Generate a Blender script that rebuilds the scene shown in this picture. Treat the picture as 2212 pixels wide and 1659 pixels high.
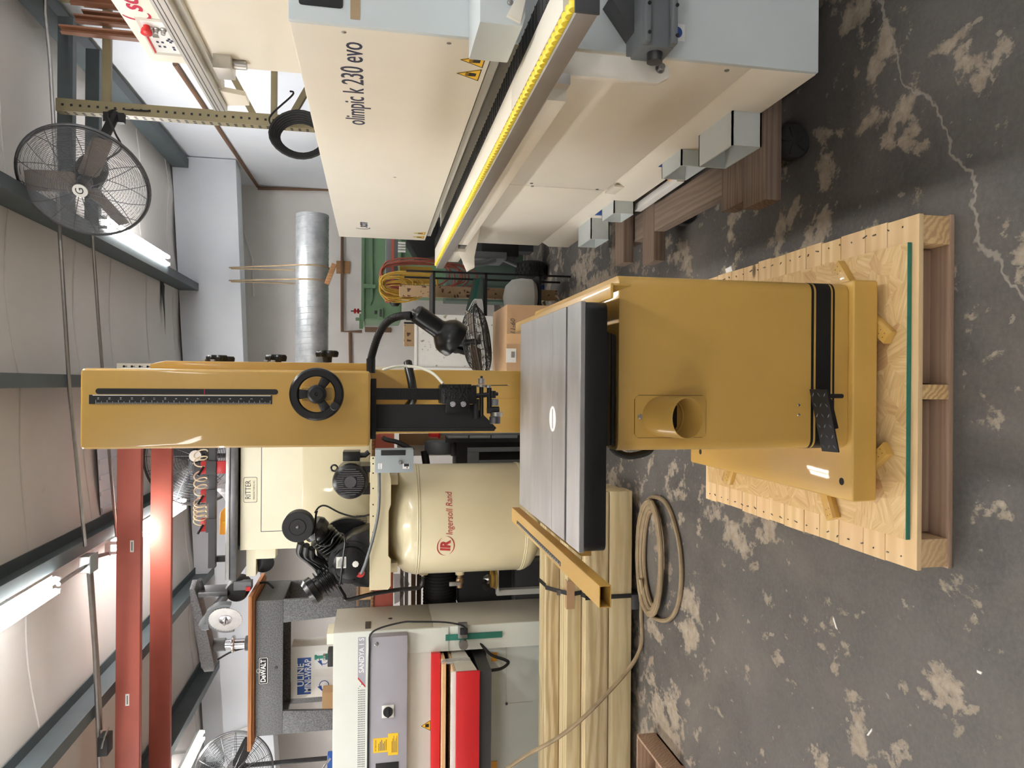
import bpy, bmesh, math, random
from mathutils import Vector, Matrix
random.seed(7)
PI = math.pi
scene = bpy.context.scene
C = scene.collection
for o in list(bpy.data.objects):
    bpy.data.objects.remove(o)

# ------------------------------------------------------------------ camera (the photo was taken with the phone turned on its side)
F_PX, CAM_H = 1534.0, 1.6
PITCH, ROLL = math.radians(11.05), math.radians(0.4)
_f = Vector((0, math.cos(PITCH), -math.sin(PITCH)))
_d0 = Vector((0, -math.sin(PITCH), -math.cos(PITCH)))
_r0 = Vector((1, 0, 0))
_r = math.cos(ROLL) * _r0 - math.sin(ROLL) * _d0
_d = math.cos(ROLL) * _d0 + math.sin(ROLL) * _r0
cam_data = bpy.data.cameras.new('camera')
cam = bpy.data.objects.new('camera', cam_data)
C.objects.link(cam)
cam_data.sensor_fit = 'HORIZONTAL'
cam_data.sensor_width = 36.0
cam_data.lens = F_PX / 2212 * 36.0
cam_data.clip_start = 0.05
_z = -_f
cam.matrix_world = Matrix(((_d.x, _r.x, _z.x, 0), (_d.y, _r.y, _z.y, 0), (_d.z, _r.z, _z.z, CAM_H), (0, 0, 0, 1)))
scene.camera = cam

# ------------------------------------------------------------------ world, exposure, lamp rows
world = bpy.data.worlds.new('world')
scene.world = world
world.use_nodes = True
world.node_tree.nodes['Background'].inputs[0].default_value = (0.8, 0.88, 1.0, 1)
world.node_tree.nodes['Background'].inputs[1].default_value = 0.25
scene.view_settings.view_transform = 'Standard'
scene.view_settings.look = 'None'
scene.view_settings.gamma = 1.0
scene.view_settings.exposure = 0.74
scene.view_settings.use_curve_mapping = False
TUBE_E = 40.0            # emission strength of the lamp tubes
TUBE_COL = (1.0, 0.98, 0.95)
# strip lamps: (x, y of near end, y of far end); those after the edge bander one are unseen, added for fill light
LAMPS = [(-1.17, 2.1, 4.5), (-1.17, 5.42, 7.3), (1.14, 5.56, 7.2), (-3.5, 6.45, 7.5),
         (1.18, 0.8, 3.2), (-3.5, 2.4, 4.8), (-3.5, -2.6, -0.2), (1.13, -4.4, -2.0),
         (-5.8, 5.8, 8.2), (-5.8, 1.6, 4.0), (-1.17, -3.4, -1.0), (-5.8, -1.6, 0.8)]

def at(x, y, X=None, Y=None, Z=None):
    "world point seen at photo pixel (x, y) on the plane X=, Y= or Z="
    q = _f + (829.5 - y) / F_PX * _r + (x - 1106) / F_PX * _d
    t = X / q.x if X is not None else Y / q.y if Y is not None else (Z - CAM_H) / q.z
    return Vector((q.x * t, q.y * t, CAM_H + q.z * t))

# ------------------------------------------------------------------ materials
def s2l(c):
    return tuple(((v / 255) / 12.92 if v / 255 <= .04045 else ((v / 255 + .055) / 1.055) ** 2.4) for v in c) + (1,)

MATS = {}
class NT:
    def __init__(s, name):
        s.m = bpy.data.materials.new(name); s.m.use_nodes = True
        s.t = s.m.node_tree; s.b = s.t.nodes['Principled BSDF']
        MATS[name] = s.m
    def n(s, typ, **kw):
        nd = s.t.nodes.new(typ)
        for k, v in kw.items():
            if k.startswith('i_'):
                key = k[2:]
                nd.inputs[int(key) if key.isdigit() else key].default_value = v
            else: setattr(nd, k, v)
        return nd
    def l(s, a, b): s.t.links.new(a, b)
    def ramp(s, fac, stops, interp='LINEAR'):
        r = s.n('ShaderNodeValToRGB'); cr = r.color_ramp; cr.interpolation = interp
        while len(cr.elements) < len(stops): cr.elements.new(.5)
        for e, (p, c) in zip(cr.elements, stops):
            e.position = p; e.color = c
        s.l(fac, r.inputs[0]); return r.outputs[0]
    def mix(s, fac, a, b, blend='MIX'):
        m = s.n('ShaderNodeMix', data_type='RGBA', blend_type=blend)
        for sock, v in ((m.inputs[0], fac), (m.inputs[6], a), (m.inputs[7], b)):
            if hasattr(v, 'is_linked') or hasattr(v, 'links'): s.l(v, sock)
            else: sock.default_value = v
        return m.outputs[2]
    def coord(s, scale=(1, 1, 1), rot=(0, 0, 0), kind='Object', loc=(0, 0, 0), rand=False):
        tc = s.n('ShaderNodeTexCoord'); mp = s.n('ShaderNodeMapping')
        mp.inputs['Scale'].default_value = scale; mp.inputs['Rotation'].default_value = rot
        mp.inputs['Location'].default_value = loc
        src = tc.outputs[kind]
        if rand:
            oi = s.n('ShaderNodeObjectInfo'); ad = s.n('ShaderNodeVectorMath', operation='MULTIPLY_ADD')
            cx = s.n('ShaderNodeCombineXYZ')
            s.l(oi.outputs['Random'], cx.inputs[0]); s.l(oi.outputs['Random'], cx.inputs[1]); s.l(oi.outputs['Random'], cx.inputs[2])
            s.l(cx.outputs[0], ad.inputs[0]); ad.inputs[1].default_value = (17, 31, 23); s.l(src, ad.inputs[2]); src = ad.outputs[0]
        s.l(src, mp.inputs[0]); return mp.outputs[0]
    def noise(s, vec, scale, detail=4, rough=.55, dist=0):
        n = s.n('ShaderNodeTexNoise'); n.inputs['Scale'].default_value = scale; n.inputs['Detail'].default_value = detail
        n.inputs['Roughness'].default_value = rough; n.inputs['Distortion'].default_value = dist
        s.l(vec, n.inputs['Vector']); return n.outputs['Fac']
    def bump(s, h, strength=.2, dist=.01):
        b = s.n('ShaderNodeBump'); b.inputs['Strength'].default_value = strength; b.inputs['Distance'].default_value = dist
        s.l(h, b.inputs['Height']); s.l(b.outputs[0], s.b.inputs['Normal'])
    def col(s, c):
        if isinstance(c, tuple): s.b.inputs['Base Color'].default_value = c
        else: s.l(c, s.b.inputs['Base Color'])
    def set(s, rough=.5, metal=0, coat=0, spec=.5):
        s.b.inputs['Roughness'].default_value = rough; s.b.inputs['Metallic'].default_value = metal
        s.b.inputs['Coat Weight'].default_value = coat; s.b.inputs['Specular IOR Level'].default_value = spec

def paint(name, rgb, rough=.45, metal=0, var=.06, scale=6, bumps=0, coat=0, bscale=220):
    t = NT(name); c = s2l(rgb); v = t.coord()
    dark = tuple(x * (1 - var) for x in c[:3]) + (1,); lite = tuple(min(1, x * (1 + var)) for x in c[:3]) + (1,)
    t.col(t.ramp(t.noise(v, scale, 3), [(.3, dark), (.7, lite)]))
    t.set(rough, metal, coat)
    if bumps: t.bump(t.noise(v, bscale, 1), bumps, .002)
    return t.m

def wood(name, c1, c2, axis='X', rough=.7, ring=18, stretch=.06, knots=True, c3=None):
    t = NT(name)
    sc = {'X': (stretch, 1, 1), 'Y': (1, stretch, 1), 'Z': (1, 1, stretch)}[axis]
    v = t.coord(sc, rand=True)
    n1 = t.noise(v, 5, 3, .5, .4)
    w = t.n('ShaderNodeTexWave', wave_type='RINGS', rings_direction=axis)
    w.inputs['Scale'].default_value = ring; w.inputs['Distortion'].default_value = 9
    w.inputs['Detail'].default_value = 3; w.inputs['Detail Scale'].default_value = 1.2
    t.l(v, w.inputs['Vector'])
    fine = t.noise(v, 90, 3, .7)
    a = t.ramp(w.outputs['Fac'], [(.1, s2l(c1)), (.9, s2l(c2))])
    b = t.mix(t.ramp(fine, [(.35, (0, 0, 0, 1)), (.75, (.5, .5, .5, 1))]), a, s2l(c2))
    oi = t.n('ShaderNodeObjectInfo')
    b = t.mix(t.ramp(oi.outputs['Random'], [(0, (0, 0, 0, 1)), (1, (.55, .55, .55, 1))]), b, s2l(c3 or c1))
    if knots:
        vo = t.n('ShaderNodeTexVoronoi'); vo.inputs['Scale'].default_value = 2.1
        t.l(t.coord({'X': (1, 2.2, 2.2), 'Y': (2.2, 1, 2.2), 'Z': (2.2, 2.2, 1)}[axis], rand=True), vo.inputs['Vector'])
        b = t.mix(t.ramp(vo.outputs['Distance'], [(.0, (1, 1, 1, 1)), (.05, (.8, .8, .8, 1)), (.075, (0, 0, 0, 1))]), b, s2l(tuple(int(q * .42) for q in c2)))
    t.col(b); t.set(rough); t.bump(fine, .15, .003)
    return t.m

GOLD = paint('gold_paint', (194, 155, 78), .33, var=.02, coat=.25, bumps=.03)
BLACK = paint('black_enamel', (11, 12, 14), .3, var=.15)
BLACKM = paint('black_matte', (18, 18, 20), .6, var=.15)
BLACKC = paint('black_crinkle', (13, 13, 15), .28, var=.2, bumps=.8, bscale=160)
RUBBER = paint('rubber', (30, 30, 30), .75, var=.2)
CREAM = paint('cream_machine', (231, 225, 211), .42, var=.015, bumps=.04)
COOLCREAM = paint('cool_lit_cream', (205, 213, 214), .42, var=.015, bumps=.04)  # machine cream with the cool cast of daylight put into the colour
TANK = paint('tan_enamel', (218, 207, 172), .28, var=.015, coat=.3)
RITTER = paint('ivory_enamel', (240, 234, 208), .4, var=.02)
SANDW = paint('sander_white', (214, 217, 208), .45, var=.015)
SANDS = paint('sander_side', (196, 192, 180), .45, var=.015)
SANDG = paint('sander_grey', (158, 156, 164), .5, var=.02, bumps=.05)
REDP = paint('red_paint', (190, 28, 32), .4, var=.03)
REDB = paint('rack_red', (166, 84, 70), .6, var=.08, scale=3)
RACKB = paint('rack_beige', (142, 130, 98), .5, var=.08)
RACKP = paint('rack_pale', (205, 198, 182), .5, var=.06)
STEEL = paint('steel', (170, 168, 166), .32, 1, var=.08, scale=20)
CHROME = paint('chrome', (205, 205, 208), .15, 1, var=.03)
DSTEEL = paint('dark_steel', (92, 92, 94), .4, .8, var=.12, scale=25)
BARM = paint('brushed_bar_metal', (158, 155, 152), .42, .6, var=.05, scale=9)
ALU = paint('aluminium', (200, 198, 192), .38, .6, var=.04, scale=12)
GREYM = paint('grey_machine', (105, 109, 112), .45, var=.06)
GREYL = paint('control_box_grey', (150, 160, 163), .45, var=.03)
CHAR = paint('charcoal_paint', (64, 64, 66), .55, var=.08)
YELL = paint('yellow_plastic', (240, 214, 60), .45, var=.05)
YLAB = paint('yellow_label', (245, 196, 40), .5, var=.02)
ORNG = paint('orange_paint', (238, 168, 50), .4, var=.05)
BLUE = paint('blue_label', (36, 78, 150), .5, var=.05)
NAVY = paint('navy_print', (38, 44, 72), .5, var=.05)
CRIM = paint('crimson_print', (178, 26, 62), .5, var=.05)
BRED = paint('brick_red_print', (168, 40, 38), .5, var=.05)
WHITE = paint('white_plastic', (232, 232, 230), .45, var=.02)
PAPER = paint('paper_white', (225, 224, 218), .8, var=.03)
GREEN = paint('green_machine', (112, 148, 112), .5, var=.07, scale=3)
DGREEN = paint('dark_green_machine', (84, 102, 92), .55, var=.08, scale=3)
PURL = paint('purlin_green_grey', (84, 94, 98), .55, var=.1, scale=4)
TEAL = paint('teal_paint', (38, 112, 96), .6, var=.12, scale=30)
CARD = paint('cardboard', (166, 134, 100), .8, var=.06, scale=8)
CARDL = paint('cardboard_pale', (206, 168, 124), .8, var=.06)
BROWNC = paint('brown_conduit', (118, 88, 66), .6, var=.12)
HOSEY = paint('yellow_hose', (196, 158, 60), .5, var=.1)
HOSER = paint('red_hose', (150, 76, 58), .5, var=.1)
HOSET = paint('tan_hose', (134, 116, 88), .65, var=.18, scale=14)
CLEAR = paint('clear_tube', (226, 224, 208), .2, var=.03)
ROPE = paint('rope', (176, 152, 118), .8, var=.1)
FANB = paint('fan_blade_metal', (124, 112, 102), .4, .3, var=.06)
BRASS = paint('brass', (168, 140, 104), .35, .8, var=.1)
MOULD = paint('brown_moulding', (140, 92, 66), .5, var=.12, scale=10)
TUBEM = NT('lamp_tube'); TUBEM.b.inputs['Emission Color'].default_value = TUBE_COL + (1,); TUBEM.b.inputs['Emission Strength'].default_value = TUBE_E; TUBEM = TUBEM.m
LED = NT('indicator_light'); LED.b.inputs['Emission Color'].default_value = (1, .75, .4, 1); LED.b.inputs['Emission Strength'].default_value = 3; LED = LED.m
LCD = paint('lcd_screen', (104, 108, 92), .25, var=.02)

PINE = wood('pine', (226, 200, 152), (208, 176, 126), 'X', c3=(214, 178, 138), ring=6)
PINEY = wood('pine_lengthwise', (222, 190, 132), (178, 138, 92), 'Y', c3=(206, 176, 138))
TREATED = wood('treated_lumber', (206, 190, 152), (166, 144, 104), 'X', ring=9, c3=(196, 182, 142), stretch=.1)
OLDWOOD = wood('weathered_wood', (158, 132, 108), (126, 100, 80), 'X', c3=(172, 144, 122))
DWOOD = wood('dark_timber', (128, 112, 98), (98, 78, 64), 'X', c3=(116, 100, 88))
DWOODY = wood('dark_timber_lengthwise', (132, 118, 104), (104, 86, 72), 'Y', c3=(124, 110, 98))
TOPWOOD = wood('orange_tabletop_wood', (176, 118, 70), (136, 82, 44), 'X', knots=False)
BLOCKW = wood('plain_block_wood', (172, 128, 84), (140, 98, 62), 'Z', knots=False)

def _floor():
    t = NT('stained_concrete'); v = t.coord(kind='Object')
    base = t.ramp(t.noise(v, 1.3, 6, .6), [(.3, s2l((58, 56, 55))), (.7, s2l((94, 90, 86)))])
    fine = t.noise(v, 60, 4, .7)
    base = t.mix(t.ramp(fine, [(.4, (0, 0, 0, 1)), (.75, (.35, .35, .35, 1))]), base, s2l((112, 106, 100)))
    # worn patches: two scales of noise, clustered; many towards the back, fewer near the camera
    v2 = t.coord((1.2, 1, 1), (0, 0, .7))
    p1a = t.noise(v2, 2.6, 11, .68, .25); p1b = t.noise(v2, 6.5, 8, .66, .3)
    mx = t.n('ShaderNodeMath', operation='MULTIPLY_ADD'); t.l(p1b, mx.inputs[0]); mx.inputs[1].default_value = .45
    m0 = t.n('ShaderNodeMath', operation='MULTIPLY'); t.l(p1a, m0.inputs[0]); m0.inputs[1].default_value = .6; t.l(m0.outputs[0], mx.inputs[2]); p1 = mx.outputs[0]
    cl = t.noise(v, .55, 2, .5)
    sep = t.n('ShaderNodeSeparateXYZ'); t.l(v, sep.inputs[0])
    far = t.n('ShaderNodeMapRange'); t.l(sep.outputs[1], far.inputs[0])
    for i, q in enumerate((1.8, 4.4, -.01, .035)): far.inputs[i + 1].default_value = q
    a = t.n('ShaderNodeMath', operation='MULTIPLY_ADD'); t.l(cl, a.inputs[0]); a.inputs[1].default_value = .30; t.l(p1, a.inputs[2])
    b = t.n('ShaderNodeMath', operation='ADD'); t.l(a.outputs[0], b.inputs[0]); t.l(far.outputs[0], b.inputs[1])
    mask = t.ramp(b.outputs[0], [(.712, (0, 0, 0, 1)), (.73, (.55, .55, .55, 1)), (.76, (.8, .8, .8, 1)), (1, (1, 1, 1, 1))])
    pc = t.ramp(t.noise(v, 24, 5, .7), [(.3, s2l((138, 124, 106))), (.7, s2l((176, 162, 144)))])
    broad = t.noise(v, .8, 6, .65, .6)
    base = t.mix(t.ramp(broad, [(.48, (0, 0, 0, 1)), (.7, (.45, .45, .45, 1))]), base, s2l((124, 116, 106)))
    base = t.mix(mask, base, pc)
    p2 = t.noise(v2, 15, 4, .6, .3)
    base = t.mix(t.ramp(p2, [(.67, (0, 0, 0, 1)), (.69, (.6, .6, .6, 1))]), base, s2l((156, 146, 132)))
    # a hairline crack
    w = t.noise(v, 2.2, 5, .6)
    m = t.n('ShaderNodeMath', operation='MULTIPLY_ADD'); t.l(w, m.inputs[0]); m.inputs[1].default_value = .45; t.l(sep.outputs[1], m.inputs[2])
    m2 = t.n('ShaderNodeMath', operation='MULTIPLY_ADD'); t.l(sep.outputs[0], m2.inputs[0]); m2.inputs[1].default_value = -.55; t.l(m.outputs[0], m2.inputs[2])
    m3 = t.n('ShaderNodeMath', operation='ADD'); t.l(m2.outputs[0], m3.inputs[0]); m3.inputs[1].default_value = -1.6
    m4 = t.n('ShaderNodeMath', operation='ABSOLUTE'); t.l(m3.outputs[0], m4.inputs[0])
    base = t.mix(t.ramp(m4.outputs[0], [(.0, (.7, .7, .7, 1)), (.004, (.6, .6, .6, 1)), (.007, (0, 0, 0, 1))]), base, s2l((150, 142, 132)))
    t.col(base); t.set(.62); 
    t.l(t.ramp(p1, [(.3, (.5, .5, .5, 1)), (.75, (.8, .8, .8, 1))]), t.b.inputs['Roughness'])
    t.bump(fine, .12, .004); return t.m
FLOOR = _floor()

def _osb():
    t = NT('osb'); v = t.coord()
    vo = t.n('ShaderNodeTexVoronoi'); vo.inputs['Scale'].default_value = 15; vo.inputs['Randomness'].default_value = 1
    t.l(v, vo.inputs['Vector'])
    rot = t.n('ShaderNodeVectorRotate', rotation_type='Z_AXIS')
    sp = t.n('ShaderNodeSeparateColor'); t.l(vo.outputs['Color'], sp.inputs[0])
    ml = t.n('ShaderNodeMath', operation='MULTIPLY'); t.l(sp.outputs[0], ml.inputs[0]); ml.inputs[1].default_value = 6.28
    t.l(v, rot.inputs['Vector']); t.l(ml.outputs[0], rot.inputs['Angle'])
    mp = t.n('ShaderNodeMapping'); mp.inputs['Scale'].default_value = (1, .07, 1); t.l(rot.outputs[0], mp.inputs[0])
    g = t.noise(mp.outputs[0], 110, 3, .6)
    a = t.ramp(g, [(.3, s2l((184, 148, 96))), (.55, s2l((206, 174, 120))), (.75, s2l((222, 194, 146)))])
    a = t.mix(t.ramp(sp.outputs[1], [(.0, (0, 0, 0, 1)), (.8, (.0, .0, .0, 1)), (1, (.6, .6, .6, 1))]), a, s2l((150, 98, 52)))
    t.col(a); t.set(.55); t.bump(g, .25, .004); return t.m
OSB = _osb()

def _iron():
    t = NT('ground_iron'); v = t.coord((1.4, 5, 1))
    n = t.noise(v, 2.2, 5, .6)
    t.col(t.ramp(n, [(.3, s2l((150, 149, 148))), (.7, s2l((176, 175, 174)))])); t.set(.42, .75)
    t.l(t.ramp(n, [(.3, (.4, .4, .4, 1)), (.7, (.48, .48, .48, 1))]), t.b.inputs['Roughness']); return t.m
IRON = _iron()

def _duct():
    t = NT('spiral_duct_steel'); v = t.coord()
    t.col(t.ramp(t.noise(v, 12, 3), [(.3, s2l((186, 192, 198))), (.7, s2l((216, 220, 224)))])); t.set(.34, .55); return t.m
DUCT = _duct()

def _wall(name, c1, c2, stain=None, sc=1.2):
    t = NT(name); v = t.coord()
    a = t.ramp(t.noise(v, sc, 5, .6), [(.3, s2l(c1)), (.7, s2l(c2))])
    if stain:
        a = t.mix(t.ramp(t.noise(v, 5, 6, .7), [(.66, (0, 0, 0, 1)), (.8, (.5, .5, .5, 1))]), a, s2l(stain))
    t.col(a); t.set(.75); t.bump(t.noise(v, 3, 3), .12, .03); return t.m
WALLB = _wall('painted_wall', (228, 223, 219), (240, 237, 234), (205, 194, 184))
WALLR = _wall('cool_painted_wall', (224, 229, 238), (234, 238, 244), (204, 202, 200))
ROOF = _wall('roof_insulation_facing', (222, 217, 213), (234, 230, 227), (190, 182, 176), .8)

def _granite():
    t = NT('hammered_grey'); v = t.coord()
    t.col(t.ramp(t.noise(v, 130, 2, .6), [(.35, s2l((62, 63, 65))), (.65, s2l((112, 112, 113)))])); t.set(.5); return t.m
HAMMER = _granite()

def _plastic():
    t = NT('plastic_film'); t.col(s2l((205, 205, 205))); t.set(.15)
    t.b.inputs['Alpha'].default_value = .55; t.b.inputs['Transmission Weight'].default_value = .3
    v = t.coord(); t.bump(t.noise(v, 30, 3), .6, .01); return t.m
FILM = _plastic()

def _carton():
    t = NT('heart_print_kraft'); v = t.coord((1, 1, 1))
    vo = t.n('ShaderNodeTexVoronoi', feature='DISTANCE_TO_EDGE'); vo.inputs['Scale'].default_value = 24; vo.inputs['Randomness'].default_value = .35
    t.l(v, vo.inputs['Vector'])
    t.col(t.ramp(vo.outputs['Distance'], [(.0, s2l((196, 166, 128))), (.13, s2l((196, 166, 128))), (.16, s2l((96, 66, 48))), (.22, s2l((96, 66, 48))), (.25, s2l((196, 166, 128)))])); t.set(.8); return t.m
KRAFT = _carton()

def _speck():
    t = NT('speckled_white'); v = t.coord()
    a = t.ramp(t.noise(v, 34, 2, .5), [(.30, s2l((150, 140, 120))), (.34, s2l((214, 214, 210))), (1, s2l((222, 222, 218)))]); t.col(a); t.set(.5); return t.m
SPECK = _speck()

# ------------------------------------------------------------------ mesh helpers (all shapes are given in world coordinates)
WM = {}
def tag(o, label=None, cat=None, group=None, kind=None):
    if label: o['label'] = label
    if cat: o['category'] = cat
    if group: o['group'] = group
    if kind: o['kind'] = kind
    return o

def thing(name, label, cat, loc=(0, 0, 0), group=None):
    o = bpy.data.objects.new(name, None); C.objects.link(o)
    o.empty_display_size = .1; o.location = loc
    WM[o.name] = Matrix.Translation(Vector(loc))
    return tag(o, label, cat, group)

def spline(pts, n=8, closed=False):
    P = [Vector(p) for p in pts]; out = []
    N = len(P); rng = range(N if closed else N - 1)
    for i in rng:
        p1, p2 = P[i], P[(i + 1) % N]
        p0 = P[i - 1] if (i > 0 or closed) else p1
        p3 = P[(i + 2) % N] if (i + 2 < N or closed) else p2
        for k in range(n):
            t = k / n
            out.append(.5 * ((2 * p1) + (p2 - p0) * t + (2 * p0 - 5 * p1 + 4 * p2 - p3) * t * t + (3 * p1 - p0 - 3 * p2 + p3) * t ** 3))
    if not closed: out.append(P[-1])
    return out

def frame(o, x, y):
    x = Vector(x).normalized(); y = Vector(y); y = (y - x * y.dot(x)).normalized(); z = x.cross(y)
    o = Vector(o)
    return Matrix(((x.x, y.x, z.x, o.x), (x.y, y.y, z.y, o.y), (x.z, y.z, z.z, o.z), (0, 0, 0, 1)))

def basis(ax):
    ax = Vector(ax).normalized()
    u = ax.cross(Vector((0, 0, 1)))
    if u.length < .05: u = ax.cross(Vector((0, 1, 0)))
    u.normalize(); return ax, u, ax.cross(u)

class MB:
    def __init__(s): s.bm = bmesh.new()
    def quad(s, pts): return s.bm.faces.new([s.bm.verts.new(Vector(p)) for p in pts])
    def box(s, x0, x1, y0, y1, z0, z1, M=None):
        vs = [Vector((x, y, z)) for x in (x0, x1) for y in (y0, y1) for z in (z0, z1)]
        if M is not None: vs = [M @ v for v in vs]
        v = [s.bm.verts.new(p) for p in vs]
        for f in ((0, 1, 3, 2), (4, 6, 7, 5), (0, 4, 5, 1), (2, 3, 7, 6), (0, 2, 6, 4), (1, 5, 7, 3)): s.bm.faces.new([v[i] for i in f])
        return s
    def ring(s, c, u, w, r, n):
        return [s.bm.verts.new(c + (u * math.cos(2 * PI * k / n) + w * math.sin(2 * PI * k / n)) * r) for k in range(n)]
    def skin(s, a, b):
        n = len(a)
        for k in range(n): s.bm.faces.new((a[k], a[(k + 1) % n], b[(k + 1) % n], b[k]))
    def cyl(s, p0, p1, r0, r1=None, n=16, cap=True):
        p0, p1 = Vector(p0), Vector(p1); ax, u, w = basis(p1 - p0)
        a = s.ring(p0, u, w, r0, n); b = s.ring(p1, u, w, r0 if r1 is None else r1, n); s.skin(a, b)
        if cap: s.bm.faces.new(a[::-1]); s.bm.faces.new(b)
        return s
    def lathe(s, o, ax, prof, n=24, cap=True):
        o = Vector(o); ax, u, w = basis(ax); rings = []
        for r, h in prof: rings.append(s.ring(o + ax * h, u, w, max(r, 1e-4), n))
        for a, b in zip(rings, rings[1:]): s.skin(a, b)
        if cap: s.bm.faces.new(rings[0][::-1]); s.bm.faces.new(rings[-1])
        return s
    def tube(s, pts, r, n=8, closed=False, cap=True):
        P = [Vector(p) for p in pts]; N = len(P); rings = []
        T = [((P[(i + 1) % N] if (closed or i < N - 1) else P[i]) - (P[i - 1] if (closed or i > 0) else P[i])).normalized() for i in range(N)]
        ax, u, w = basis(T[0])
        for i in range(N):
            u = (u - T[i] * u.dot(T[i])); u = u.normalized() if u.length > 1e-6 else basis(T[i])[1]; w = T[i].cross(u)
            rr = r[i] if isinstance(r, (list, tuple)) else r
            rings.append(s.ring(P[i], u, w, rr, n))
        for a, b in zip(rings, rings[1:]): s.skin(a, b)
        if closed:
            a, b = rings[-1], rings[0]
            k0 = min(range(n), key=lambda k: (b[k].co - a[0].co).length)
            s.skin(a, b[k0:] + b[:k0])
        elif cap: s.bm.faces.new(rings[0][::-1]); s.bm.faces.new(rings[-1])
        return s
    def prism(s, pts, vec):
        vec = Vector(vec); a = [s.bm.verts.new(Vector(p)) for p in pts]; b = [s.bm.verts.new(Vector(p) + vec) for p in pts]
        s.skin(a, b); s.bm.faces.new(a[::-1]); s.bm.faces.new(b); return s
    def loft(s, loops):
        R = [[s.bm.verts.new(Vector(p)) for p in lp] for lp in loops]
        for a, b in zip(R, R[1:]): s.skin(a, b)
        s.bm.faces.new(R[0][::-1]); s.bm.faces.new(R[-1]); return s
    def rprism(s, M, w, h, r, d, seg=4):
        "rounded rectangle w x h centred on frame M, extruded d along its normal"
        pts = []
        for cx, cy, a0 in ((w / 2 - r, h / 2 - r, 0), (-w / 2 + r, h / 2 - r, 90), (-w / 2 + r, -h / 2 + r, 180), (w / 2 - r, -h / 2 + r, 270)):
            for k in range(seg + 1):
                a = math.radians(a0 + 90 * k / seg); pts.append(M @ Vector((cx + r * math.cos(a), cy + r * math.sin(a), 0)))
        n = (M.to_3x3() @ Vector((0, 0, 1))) * d
        return s.prism(pts, n)
    def ball(s, c, r, n=12):
        bmesh.ops.create_uvsphere(s.bm, u_segments=n, v_segments=n // 2 + 2, radius=r, matrix=Matrix.Translation(Vector(c))); return s
    def torus(s, c, ax, R, r, n=32, m=8):
        ax, u, w = basis(ax); c = Vector(c)
        return s.tube([c + (u * math.cos(2 * PI * k / n) + w * math.sin(2 * PI * k / n)) * R for k in range(n)], r, m, True)
    def build(s, name, mat, parent=None, bevel=0, seg=2, smooth=35, label=None, M=None):
        bm = s.bm
        if bevel:
            bmesh.ops.recalc_face_normals(bm, faces=bm.faces)
            ed = [e for e in bm.edges if len(e.link_faces) == 2 and e.calc_face_angle(0) > .6]
            bmesh.ops.bevel(bm, geom=ed, offset=bevel, segments=seg, affect='EDGES', profile=.6, clamp_overlap=True)
        if M is not None: bm.transform(M)
        root = parent
        while root is not None and root.parent is not None: root = root.parent
        if root is not None: bm.transform(WM[root.name].inverted())
        bmesh.ops.recalc_face_normals(bm, faces=bm.faces)
        me = bpy.data.meshes.new(name); bm.to_mesh(me); bm.free()
        for p in me.polygons: p.use_smooth = True
        me.set_sharp_from_angle(angle=math.radians(smooth))
        me.materials.append(mat)
        o = bpy.data.objects.new(name, me); C.objects.link(o)
        if root is None: WM[o.name] = Matrix.Identity(4)
        if parent is not None: o.parent = parent
        if label: o['label'] = label
        return o

def lone(name, mb, mat, label, cat, group=None, **kw):
    "a thing that is one mesh; its origin goes to the middle of its base"
    bm = mb.bm; 
    lo = Vector([min(v.co[i] for v in bm.verts) for i in range(3)]); hi = Vector([max(v.co[i] for v in bm.verts) for i in range(3)])
    c = Vector(((lo.x + hi.x) / 2, (lo.y + hi.y) / 2, lo.z))
    o = mb.build(name, mat, None, M=Matrix.Translation(-c), **kw); o.location = c; WM[o.name] = Matrix.Translation(c)
    return tag(o, label, cat, group)

def struct(name, mb, mat, label, **kw):
    o = mb.build(name, mat, None, **kw); return tag(o, label, None, None, 'structure')

def B(x0, x1, y0, y1, z0, z1, M=None): return MB().box(x0, x1, y0, y1, z0, z1, M)

def inst(o, parent, off=(0, 0, 0), rot=None):
    c = o.copy(); C.objects.link(c); c.parent = parent
    c.location = o.location + Vector(off)
    if rot: c.rotation_euler = rot
    return c

def text(s, size, M, mat, parent, name='lettering', shear=0, align='CENTER', ext=.0006, sx=1, bold=0, space=1, fitw=None, warp=None):
    cu = bpy.data.curves.new('t', 'FONT'); cu.body = s; cu.size = size; cu.align_x = align; cu.align_y = 'CENTER'
    cu.shear = shear; cu.extrude = ext; cu.offset = bold; cu.space_character = space; cu.resolution_u = 3
    ob = bpy.data.objects.new('t', cu); C.objects.link(ob)
    dg = bpy.context.evaluated_depsgraph_get(); me = bpy.data.meshes.new_from_object(ob.evaluated_get(dg))
    bpy.data.objects.remove(ob); bpy.data.curves.remove(cu)
    mb = MB(); mb.bm.from_mesh(me); bpy.data.meshes.remove(me)
    if fitw:
        xs_ = [v.co.x for v in mb.bm.verts]; sx = fitw / (max(xs_) - min(xs_))
    if sx != 1: mb.bm.transform(Matrix.Diagonal((sx, 1, 1, 1)))
    mb.bm.transform(M)
    if warp:
        for v in mb.bm.verts: v.co = warp(v.co)
    return mb.build(name, mat, parent)

def FR(x, y, z): return frame((x, y, z), (1, 0, 0), (0, 0, 1))       # faces the camera (-Y)
def FL(x, y, z): return frame((x, y, z), (0, -1, 0), (0, 0, 1))      # faces -X
def FU(x, y, z): return frame((x, y, z), (1, 0, 0), (0, 1, 0))       # faces up

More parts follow.
